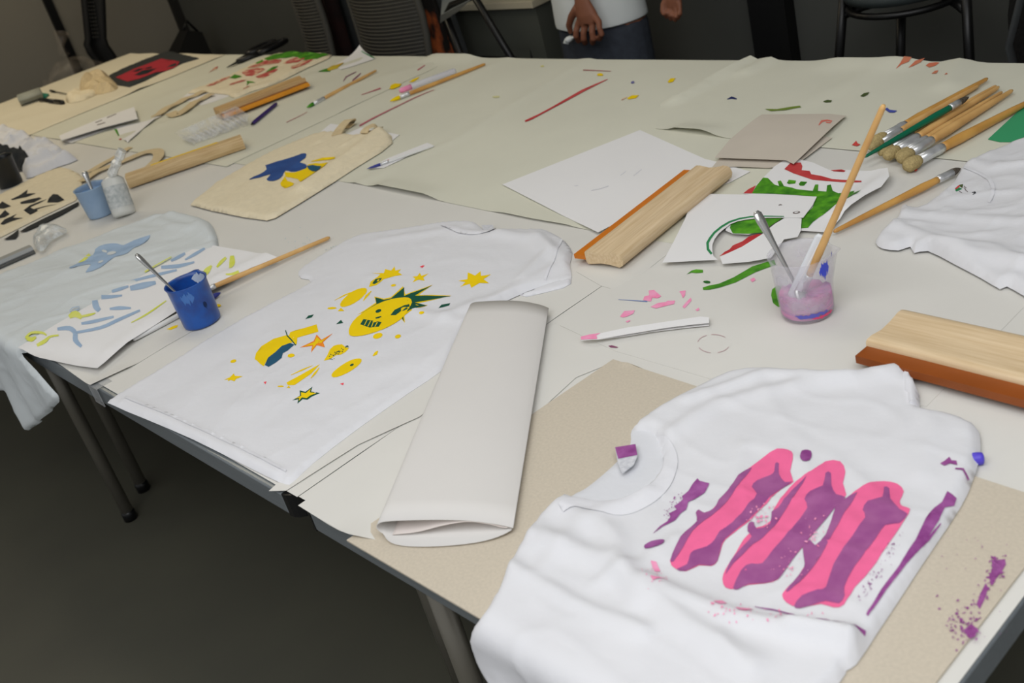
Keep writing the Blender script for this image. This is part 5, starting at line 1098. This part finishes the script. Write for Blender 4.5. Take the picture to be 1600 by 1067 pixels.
mark(cov_fr, 'red_dab', E5(oval(850, 787, 12, 7, -30, 8, .2, 3)), MATS['tomato_dab'], .0013)
KD = lambda pts: C(1140, 0, 3.478, pts)
m_ver = mat('vermilion_paint', (204, 104, 74), .7, rgb2=(196, 130, 100), vscale=40)
for pts in ([(903,386),(930,362),(950,338),(992,336),(975,355),(935,368)], [(972,378),(1010,348),(1062,330),(1040,350),(1000,368)], [(1066,362),(1085,350),(1120,345),(1142,348),(1120,362),(1085,372)], [(1097,406),(1115,392),(1135,392),(1125,408)], [(1168,430),(1180,420),(1186,428)]): mark(cov_fr, 'red_stroke', KD(pts), m_ver, .0013)
# near ones
mark(sh3, 'green_stroke', K6(band([(795,706),(830,700),(880,690),(960,660),(1060,605),(1110,588),(1170,568)], [12, 22, 20, 28, 34, 30, 28])), M_LIME, .0008)
mark(sh3, 'green_stroke', K6([(710,632),(735,612),(760,605),(795,608),(795,622),(760,625),(735,622)]), M_LIME, .0008)
mark(sh3, 'green_dab', K6(oval(815, 671, 20, 7, 5, 8, .1, 1)), mat('deep_green_dab', (36, 96, 36), .5), .0008)
mark(sh3, 'green_stroke', K6([(1150,740),(1155,710),(1180,690),(1210,690),(1210,800),(1185,800),(1160,780)]), M_LIME, .0008)
for pts in ([(363,850),(385,822),(440,818),(432,835),(400,850),(378,855)], [(483,765),(490,745),(515,740),(512,715),(540,712),(578,745),(560,755),(530,752),(525,772)], [(522,800),(560,780),(600,775),(612,768),(650,768),(645,785),(600,795),(550,808)], [(672,720),(705,715),(702,740),(690,755),(682,735)], [(688,800),(705,778),(732,752),(735,768),(715,790),(700,808)], [(1040,658),(1060,648),(1070,660),(1052,672)], [(392,875),(412,868),(418,872),(400,882)], [(755,815),(772,805),(778,815),(765,822)]):
    mark(sh3, 'pink_dab', K6(pts), M_PINKW, .0008)
mark(sh3, 'plum_dab', K6([(302,1003),(320,1000),(355,1010),(345,1014),(315,1012)]), MATS['plum_paint'], .0008)
mark(sh3, 'blue_line', K6(band([(355,762),(420,766),(505,772)], [2, 3, 5])), mat('blue_line', (110, 130, 180), .7), .0008)
m_ring = mat('faint_plum', (186, 158, 160), .8)
for a0 in (20, 100, 190, 262):
    arcp = [(850 + 84 * math.cos(math.radians(a)), 992 + 48 * math.sin(math.radians(a))) for a in range(a0, a0 + 66, 11)]
    mark(sh3, 'ring_stain', K6(band(arcp, 3)), m_ring, .0008)
K9 = lambda pts: C(560, 480, 2.6675, pts)
mark(sh1, 'pink_dab', K9([(253,492),(268,478),(295,464),(292,475),(270,492)]), M_PINKW, .0008); mark(sh1, 'pink_dab', K9(band([(230,610),(240,590),(253,560)], [5, 9, 6])), M_PINKW, .0008)
mark(cov_nl, 'yellow_drip', K4([(795,565),(830,548),(850,545),(845,556),(815,568)]), M_YEL, .0016); mark(cov_nl, 'yellow_drip', K4(oval(1040, 452, 14, 7, 0, 8)), M_YEL, .0016)
rd = random.Random(9)
specks(cov_nl, 'blue_specks', [(rd.gauss(490, 30), rd.gauss(385, 12), rd.uniform(.4, 1.3), .5, rd.uniform(0, 180), i) for i in range(30)], mat('pale_teal_specks', (160, 184, 190), .8), .0016)

# ================================================================== BACKGROUND
# low cabinet with pale top
cb = empty('low_cabinet', (-3.4, 2.75, 0)); tag(cb, 'low grey cabinet with a pale top behind the folding chair', 'cabinet')
z_c = WY(740, 6, 2.62).z; xa, xb = WY(655, 10, 2.62).x, WY(836, 10, 2.62).x
m_cab = mat('grey_green_cabinet', (80, 82, 74), .6, var=.05, vscale=4, mul=1.0)
mk('cabinet_body', box2(xa, xb, 2.62, YB - .002, .04, z_c - .02), m_cab, cb, False)
mk('cabinet_top', box2(xa - .01, xb + .01, 2.6, YB - .002, z_c - .02, z_c + .005, .002), mat('beige_top', (172, 164, 142), .6), cb, False)
mk('plinth', box2(xa + .02, xb - .02, 2.64, YB - .01, 0, .04), M_BLACKM, cb, False)
# folding chair frame
fc = empty('folding_chair', (-3.1, 2.42, 0)); tag(fc, 'black metal folding chair frame in front of the low cabinet', 'chair')
yc = 2.4
p1 = WY(742, -4, yc); p2 = WY(800, 92, yc); p3 = WY(697, 24, yc); p4 = WY(716, 90, yc)
d1 = (p2 - p1); d2 = (p4 - p3)
def down(p, d): return p + d * ((p.z - .01) / -d.z) + Vector((0, 0, 0))
mk('leg', tube([p1 - d1 * .3, p2, p2 + Vector((.05, 0, -.3)), Vector((p2.x + .06, yc, .01))], .0125, 10), M_BLACKM, fc); mk('leg', tube([p3, Vector((p4.x + .05, yc + .05, .01))], .0125, 10), M_BLACKM, fc)
mk('leg', tube([p1 - d1 * .3 + Vector((.0, .25, 0)), Vector((p1.x - .05, yc + .2, .01))], .0125, 10), M_BLACKM, fc)
mk('back_bar', tube([p3, WY(705, 8, yc), WY(742, -6, yc), p1 - d1 * .3], .012, 10), M_BLACKM, fc)
mk('crossbar', tube([WY(706, 90, yc + .12), WY(806, 93, yc + .12)], .01, 10), M_BLACKM, fc)
mk('seat', box(((p3.x + p1.x) / 2 + .05, yc + .14, .45), (.36, .3, .02), 0, .006), M_BLACKPL, fc, False)
# pale folder lying on the chair back
o = empty('pale_folder', WY(715, 14, yc)); tag(o, 'pale grey folded sheet resting against the folding chair', 'folder')
a_, b_, c_, d_ = WY(688, 24, yc - .02), WY(735, 0, yc - .02), WY(742, -16, yc + .05), WY(690, -4, yc + .05)
mk('folder_leaf', loft([[a_, b_], [a_ + Vector((0, .002, 0)).lerp(Vector(), 0), b_ + Vector((0, .002, 0))], [d_ + Vector((0, .002, 0)), c_ + Vector((0, .002, 0))], [d_, c_]], False, False), mat('folder_grey', (104, 108, 106), .5), o, False)
e_ = WY(688, 36, yc - .03); g_ = WY(716, 18, yc - .03)
mk('folder_edge', loft([[a_, b_], [e_, g_], [e_ + Vector((0, .003, 0)), g_ + Vector((0, .003, 0))]], False, False), mat('folder_dark', (62, 64, 62), .5), o, False)

def mesh_chair(label, px_l, px_r, ymid, Y, material, name='mesh_chair', ribs=40, curve=.05, lift=.0):
    """office chair seen from behind: ribbed curved back, spine, seat, column, star base"""
    a = WY(px_l[0], px_l[1], Y); b = WY(px_r[0], px_r[1], Y); cx = (a.x + b.x) / 2; wd_ = abs(b.x - a.x); zt = max(a.z, b.z) + .30; zb = .52
    t = empty(name, (cx, Y, 0)); tag(t, label, 'chair', 'office chairs along the far side')
    rows = []
    N = 18
    for i in range(25):
        u = i / 24; z = zb + (zt - zb) * u; w_ = wd_ * (.42 + .10 * math.sin(u * math.pi))
        rows.append([Vector((cx + w_ * (2 * k / N - 1), Y + curve * (2 * k / N - 1) ** 2 + .03 * math.sin(u * 3), z)) for k in range(N + 1)])
    o = mk('backrest', loft(rows, False, False), material, t); md = o.modifiers.new('thickness', 'SOLIDIFY'); md.thickness = .012
    rb = []
    for i in range(ribs):
        z = zb + .02 + (zt - zb - .04) * i / ribs; u = (z - zb) / (zt - zb); w_ = wd_ * (.42 + .10 * math.sin(u * math.pi))
        rb.append(tube([Vector((cx + w_ * (2 * k / 8 - 1) * .96, Y - .008 + curve * (2 * k / 8 - 1) ** 2 + .03 * math.sin(u * 3), z)) for k in range(9)], .0032, 6))
    mk('back_ribs', join(*rb), material, t)
    for s in (-1, 1):
        mk('back_frame', tube([Vector((cx + s * wd_ * (.42 + .10 * math.sin(u * math.pi)), Y + curve + .03 * math.sin(u * 3), zb + (zt - zb) * u)) for u in np.linspace(0, 1, 9)], .013, 10), material, t)
    mk('seat', box((cx, Y - .25, .47), (max(.4, wd_), .42, .06), 0, .02), M_BLACKPL, t, True)
    mk('spine', tube([(cx, Y + .05, zb + .2), (cx, Y + .04, .42), (cx, Y - .2, .42)], .022, 10), M_BLACKPL, t)
    mk('column', tube([(cx, Y - .23, .1), (cx, Y - .23, .44)], .025, 12), M_BLACKPL, t)
    for k in range(5):
        an = 2 * math.pi * k / 5 + .3; e = Vector((cx + .25 * math.cos(an), Y - .23 + .24 * math.sin(an), .06))
        l = mk('base_arm', tube([(cx, Y - .23, .1), e], [.022, .014], 8), M_BLACKPL, t); mk('castor', ell((e.x, e.y, .028), (.024, .024, .028), 8, 10), M_BLACKPL, l)
    return t
m_mesh = mat('grey_ribbed_plastic', (74, 72, 66), .6, var=.1, vscale=30, mul=1.0)
mesh_chair('grey ribbed office chair back left of the patterned jacket', (532, 40), (633, 40), 40, 2.30, m_mesh)
mesh_chair('narrow grey ribbed chair back nearest to the scissors', (456, 40), (492, 40), 40, 2.34, m_mesh, ribs=40, curve=.02)
# patterned jacket hung on a chair
m_jk = mat('brown_patterned_fabric', (150, 74, 34), .9, rgb2=(22, 18, 15), vscale=17, thr=(.44, .56), mul=1.0, stretch=(1, 1, .5))
jk = empty('patterned_jacket', WY(655, 50, 2.42)); tag(jk, 'brown and black patterned jacket hanging between the chairs', 'jacket')
rows = []
x0_, x1_ = WY(622, 40, 2.45).x, WY(682, 40, 2.45).x
for i in range(18):
    u = i / 17; z = .35 + .75 * u
    rows.append([Vector((x0_ + (x1_ - x0_) * k / 12 + (.02 * (1 - u)) * (k / 6 - 1), 2.45 + .03 * math.sin(k * 1.7 + u * 2) + .02 * math.cos(k), z)) for k in range(13)])
o = mk('jacket_front', loft(rows, False, False), m_jk, jk); md = o.modifiers.new('thickness', 'SOLIDIFY'); md.thickness = .02; md.offset = 1
mk('jacket_lining', loft([[p + Vector((0, .06, 0)) for p in r] for r in rows], False, False), M_BLACKCANVAS, jk)
jk2 = empty('dark_red_jacket', WY(512, 50, 2.5)); tag(jk2, 'dark reddish garment hanging between the two ribbed chairs', 'jacket')
x0_, x1_ = WY(488, 40, 2.5).x, WY(536, 40, 2.5).x; rows = []
for i in range(14):
    u = i / 13; rows.append([Vector((x0_ + (x1_ - x0_) * k / 10, 2.5 + .02 * math.sin(k * 1.9 + u), .35 + .75 * u)) for k in range(11)])
o = mk('garment_front', loft(rows, False, False), mat('dark_oxblood_fabric', (44, 20, 17), .9, rgb2=(16, 13, 12), vscale=9, mul=1.0), jk2); md = o.modifiers.new('thickness', 'SOLIDIFY'); md.thickness = .02; md.offset = 1
mk('garment_back', loft([[p + Vector((0, .06, 0)) for p in r] for r in rows], False, False), M_BLACKCANVAS, jk2)
# black chair at the left end
bc = empty('black_office_chair', (-5.72, 2.2, 0)); tag(bc, 'black office chair back standing at the far left table end', 'chair', 'office chairs along the far side')
X5 = -5.68; rows = []
for x_l, x_r, y_ in ((122, 162, -40), (126, 165, 0), (129, 166, 30), (132, 167, 60), (130, 170, 70), (136, 180, 84), (146, 187, 96)):
    a, b = WX(x_l, y_, X5), WX(x_r, y_, X5)
    rows.append([a.lerp(b, k / 8) + Vector((-.03 * (1 - (k / 4 - 1) ** 2), 0, 0)) for k in range(9)])
a, b = rows[-1][0], rows[-1][-1]
rows.append([Vector((p.x, p.y, .5)) for p in rows[-1]])
o = mk('backrest', loft(rows, False, False), mat('black_mesh_fabric', (12, 12, 12), .7, mul=1.0), bc); md = o.modifiers.new('thickness', 'SOLIDIFY'); md.thickness = .03
cy_ = (rows[3][0].y + rows[3][-1].y) / 2
holes = []
for r_ in range(10):
    for k in range(3):
        y_ = 4 + r_ * 6; p_ = WX(138 + k * 4 + r_ * .9, y_, X5 + .012); holes.append(ell(p_, (.004, .006, .006), 4, 6))
o = mk('perforations', join(*holes), mat('perforation_grey', (44, 44, 42), .7, mul=1.0), bc); o['kind'] = 'stuff'
mk('seat', box((-5.95, cy_, .47), (.45, .46, .07), 0, .02), M_BLACKPL, bc, True)
mk('column', tube([(-5.93, cy_, .1), (-5.93, cy_, .44)], .025, 12), M_BLACKPL, bc)
for k in range(5):
    an = 2 * math.pi * k / 5; e = Vector((-5.93 + .22 * math.cos(an), cy_ + .24 * math.sin(an), .06)); l = mk('base_arm', tube([(-5.93, cy_, .1), e], [.022, .014], 8), M_BLACKPL, bc); mk('castor', ell((e.x, e.y, .028), (.024, .024, .028), 8, 10), M_BLACKPL, l)
# small black bin/bag in the corner
bg = empty('black_bag', WX(288, 66, -5.9)); tag(bg, 'small black bag standing in the left room corner', 'bag')
q0, q1, q2, q3 = WX(258, 90, -5.9), WX(314, 90, -5.9), WX(303, 50, -5.9), WX(280, 48, -5.9)
loz = [q0, q1, q2, q3]
rows = [[Vector((p.x, p.y, .0)) + Vector((dx, 0, 0)) for p, dx in ((q0, 0), (q1, 0), (q1, .15), (q0, .15))], [q0, q1, q1 + Vector((.15, 0, 0)), q0 + Vector((.15, 0, 0))], [q3, q2, q2 + Vector((.1, 0, 0)), q3 + Vector((.1, 0, 0))]]
mk('bag_body', loft(rows), mat('matte_black_nylon', (14, 14, 13), .7, mul=1.0), bg, False)
mk('bag_strap', tube([q3 + Vector((.05, 0, 0)), (q2 + q3) / 2 + Vector((.05, 0, .06)), q2 + Vector((.05, 0, 0))], .008, 8), M_BLACKM, bg)

# stool at the right
so = empty('round_stool', WY(1412, 40, 2.55)); so.location.z = 0; ORG[so.name] = np.array([so.location.x, 2.55, 0.0])
tag(so, 'black stool with round seat and tube legs behind the brushes', 'stool')
ys = 2.58; sc_ = WY(1416, -10, ys); rs_ = (WY(1505, 0, ys).x - WY(1330, 0, ys).x) / 2
cxs = (WY(1505, 0, ys).x + WY(1330, 0, ys).x) / 2; zs = WY(1416, 9, ys - .12).z
mk('seat', lathe([(rs_ * .6, 0), (rs_ * .96, .004), (rs_, .018), (rs_ * .97, .034), (rs_ * .5, .038)], (cxs, ys, zs), 32, True), mat('dark_seat', (52, 58, 58), .45, mul=1.0), so)
mk('seat_ring', tube([Vector((cxs + rs_ * .9 * math.cos(a), ys + rs_ * .9 * math.sin(a), zs - .02)) for a in np.linspace(0, 2 * math.pi, 33)], .009, 8), M_BLACKM, so)
for x0, y0, x1, y1, dy in ((1318, 0, 1311, 92, -.06), (1408, 30, 1407, 96, .1), (1510, 0, 1515, 100, -.06), (1430, 25, 1432, 90, -.12)):
    if x0 == 1430: continue
    a, b = WY(x0, y0, ys + dy), WY(x1, y1, ys + dy); d = b - a
    a = a - d * .12
    mk('leg', tube([a, b, b + d * ((b.z - .01) / -d.z)], .0125, 12), M_BLACKM, so)
a = WY(1318, 24, ys - .06); b = WY(1512, 20, ys - .06)
mk('brace', tube([a, a.lerp(b, .12) + Vector((0, .03, .012)), (cxs, ys + .12, zs - .03), b.lerp(a, .12) + Vector((0, .03, .012)), b], .011, 10), M_BLACKM, so)
# dark bag at right edge
db = empty('dark_backpack', WY(1600, 60, 2.45)); tag(db, 'black textured backpack at the right frame edge behind the table', 'bag')
x0_ = WY(1572, 90, 2.45).x; rows = []
zmid = WY(1590, 60, 2.45).z
for i in range(13):
    u = i / 12; z = .3 + .75 * u
    ph = math.sin(math.pi * min(1, u * 1.0)) ** .4
    off = .02 * math.sin(u * 9); lean = (z - zmid) * -.05
    rows.append([Vector((x0_ + .02 + lean + off + .16 * ph + .17 * ph * math.cos(a) * 1.0, 2.5 + .11 * ph * math.sin(a), z)) for a in np.linspace(0, 2 * math.pi, 17)[:-1]])
mk('pack_body', loft(rows, True), mat('black_knit', (13, 13, 13), .9, var=.4, vscale=120, bump=.4, bscale=150, mul=1.0), db)
mk('pack_strap', tube([(x0_ + .1, 2.38, .9), (x0_ + .05, 2.36, .7), (x0_ + .09, 2.38, .45)], .016, 8, flat=.4), M_BLACKCANVAS, db)

# ================================================================== THE PERSON
def remeshed(name, vf, material, parent, vox, smooth_it=4):
    o = mk(name, vf, material, parent)
    r = o.modifiers.new('skin', 'REMESH'); r.mode = 'VOXEL'; r.voxel_size = vox; r.use_smooth_shade = True
    s = o.modifiers.new('smooth', 'SMOOTH'); s.factor = .5; s.iterations = smooth_it
    return o
M_SKIN = mat('brown_skin', (132, 84, 62), .55, var=.1, vscale=40, spec=.3, mul=1.0)
M_DENIM = mat('slate_trousers', (58, 63, 72), .9, rgb2=(50, 54, 62), vscale=50, bump=.1, bscale=120, mul=1.0)
M_TEE = mat('white_tee', (204, 208, 206), .95, bump=.15, bscale=14, spec=.1)
YP = 2.46
hipc = WY(935, 40, YP + .08)
pe = empty('person', (hipc.x, YP + .08, 0)); tag(pe, 'person in a white t-shirt and slate trousers standing behind the table', 'person')
hx, hy = hipc.x, YP + .10
zh = WY(938, 36, YP).z - .014           # shirt hem height
body = []
# torso, neck, head, legs (under the clothes), arms and hands
body.append(tube([(hx, hy, zh - .02), (hx, hy, zh + .15), (hx, hy + .01, zh + .35), (hx, hy + .01, zh + .52), (hx, hy + .01, zh + .58)], [.13, .125, .145, .13, .06], 16, flat=.75, upv=(0, 1, 0)))
body.append(tube([(hx, hy, zh + .54), (hx, hy - .005, zh + .66)], [.052, .05], 12))
body.append(ell((hx, hy - .015, zh + .75), (.072, .092, .112), 14, 18)); body.append(ell((hx, hy - .105, zh + .74), (.012, .018, .02), 8, 8))
for s in (-1, 1): body.append(ell((hx + s * .074, hy - .005, zh + .745), (.012, .02, .03), 8, 8))
for s in (-1, 1): body.append(tube([(hx + s * .08, hy, zh), (hx + s * .09, hy, .42), (hx + s * .09, hy + .01, .08), (hx + s * .09, hy - .02, .04)], [.085, .06, .045, .045], 12))
for s in (-1, 1): body.append(ell((hx + s * .09, hy - .07, .035), (.045, .12, .035), 8, 12))
def arm(sh, el, wr): return tube([sh, sh.lerp(el, .5), el, el.lerp(wr, .35), wr], [.05, .045, .038, .036, .026], 14)
YH = YP - .06
# the hand at the pocket (left in the picture): back of the hand to the camera, fingers curled under
wrA = WY(908, -8, YH); palmA = WY(917, 22, YH)
body.append(arm(Vector((hx - .17, hy, zh + .50)), Vector((wrA.x - .06, hy + .05, wrA.z + .24)), wrA))
def P_(x, y, dy=0): return WY(x, y, YH + dy)
body.append(tube([P_(907, -6), P_(911, 8), P_(917, 24), P_(921, 36)], [.026, .034, .042, .040], 16, flat=.5, upv=(0, 1, 0)))
for kx, ky, mx, my, tx, ty, rr in ((903, 40, 900, 56, 904, 64, .0098), (914, 42, 912, 60, 914, 67, .0102), (926, 40, 927, 60, 926, 67, .0100), (936, 35, 940, 53, 937, 61, .0092)):
    k_ = P_(kx, ky, -.006); m_ = P_(mx, my, -.016); t_ = P_(tx, ty, .004); e_ = P_(tx - 2, ty - 6, .026)
    body.append(tube([P_((kx + 917) / 2, 22), k_, k_.lerp(m_, .5) + Vector((0, -.004, 0)), m_, t_, e_], [.012, rr * 1.15, rr, rr * 1.05, rr * .92, rr * .7], 10))
body.append(tube([P_(903, 12), P_(893, 26), P_(889, 40, .004), P_(892, 52, .01)], [.016, .0125, .011, .008], 10))
# the other hand, hanging free (right in the picture)
YH2 = YP + .02
def Q_(x, y, dy=0): return WY(x, y, YH2 + dy)
wrB = Q_(1051, -14)
body.append(arm(Vector((hx + .17, hy, zh + .50)), Vector((wrB.x + .02, hy + .04, wrB.z + .24)), wrB))
body.append(tube([Q_(1051, -12), Q_(1052, -2), Q_(1053, 10)], [.025, .030, .029], 14, flat=.5, upv=(0, 1, 0)))
for kx, ky, mx, my, tx, ty, rr in ((1042, 8, 1038, 20, 1041, 27, 0.0068), (1049, 11, 1047, 25, 1048, 31, .0070), (1056, 11, 1056, 27, 1055, 33, .0070), (1062, 7, 1063, 22, 1060, 29, .0065)):
    k_ = Q_(kx, ky, -.006); m_ = Q_(mx, my, -.014); t_ = Q_(tx, ty, -.006); e_ = Q_(tx + 1, ty - 8, -.022)
    body.append(tube([Q_((kx + 1052) / 2, 0), k_, m_, t_, e_], [.011, rr * 1.1, rr * 1.05, rr, rr * .8], 10))
body.append(tube([Q_(1043, -2), Q_(1037, 8, -.01), Q_(1036, 18, -.018), Q_(1039, 24, -.022)], [.014, .0105, .0095, .007], 10))
remeshed('body', join(*body), M_SKIN, pe, .0035, 3)
# trousers and shirt
tr = [tube([(hx, hy, zh + .10), (hx, hy, zh - .02), (hx, hy, zh - .12)], [.150, .158, .150], 20, flat=.72, upv=(0, 1, 0))]
for s in (-1, 1): tr.append(tube([(hx + s * .07, hy, zh - .02), (hx + s * .078, hy - .005, zh - .14), (hx + s * .088, hy, .42), (hx + s * .09, hy, .06)], [.098, .094, .075, .062], 16))
remeshed('trousers', join(*tr), M_DENIM, pe, .008, 4)
ts = []
rings = []
for i, (z, rx, ry) in enumerate(((0, .168, .128), (.03, .167, .127), (.12, .160, .122), (.25, .162, .122), (.38, .172, .122), (.48, .168, .11), (.54, .12, .085), (.575, .07, .06))):
    rings.append([Vector((hx + rx * math.cos(a) * (1 + .012 * math.sin(5 * a + i)), hy + ry * math.sin(a) * (1 + .02 * math.sin(7 * a + i * .5)), zh - .006 + z)) for a in np.linspace(0, 2 * math.pi, 33)[:-1]])
o = mk('tshirt', loft(rings, False), M_TEE, pe); md = o.modifiers.new('thickness', 'SOLIDIFY'); md.thickness = .003; md.offset = 1
sd = o.modifiers.new('sub', 'SUBSURF'); sd.levels = 1; sd.render_levels = 1
for s, el in ((-1, Vector((wrA.x - .06, hy + .05, wrA.z + .24))), (1, Vector((wrB.x + .02, hy + .04, wrB.z + .24)))):
    sh = Vector((hx + s * .14, hy, zh + .49)); mk('sleeve', tube([sh, sh.lerp(el, .35), sh.lerp(el, .7)], [.065, .068, .07], 16, False), M_TEE, pe)
hr = ell((hx, hy + .01, zh + .79), (.082, .096, .098), 12, 18); mk('hair', hr, mat('black_hair', (16, 14, 13), .6, mul=1.0), pe)
for s in (-1, 1): mk('eye', ell((hx + s * .03, hy - .098, zh + .765), (.012, .006, .007), 8, 10), M_BLACKPL, pe)
mk('mouth', ell((hx, hy - .102, zh + .695), (.024, .006, .006), 8, 10), mat('lip_tone', (118, 62, 56), .5, mul=1.0), pe)
ph = empty('white_cloth', P_(893, 58)); tag(ph, 'small white cloth held in the fist at the pocket', 'cloth')
cw = []
for i in range(7):
    u = i / 6; c_ = P_(886 + 13 * u, 63 - 6 * u, .012); cw.append((c_, .011 + .005 * math.sin(u * 6)))
mk('cloth_fold', tube([c[0] for c in cw], [c[1] for c in cw], 10, flat=.7), M_TEE, ph); mk('cloth_corner', tube([P_(886, 62, .012), P_(884, 66, .01), P_(888, 68, .008)], [.008, .010, .003], 8), M_TEE, ph)
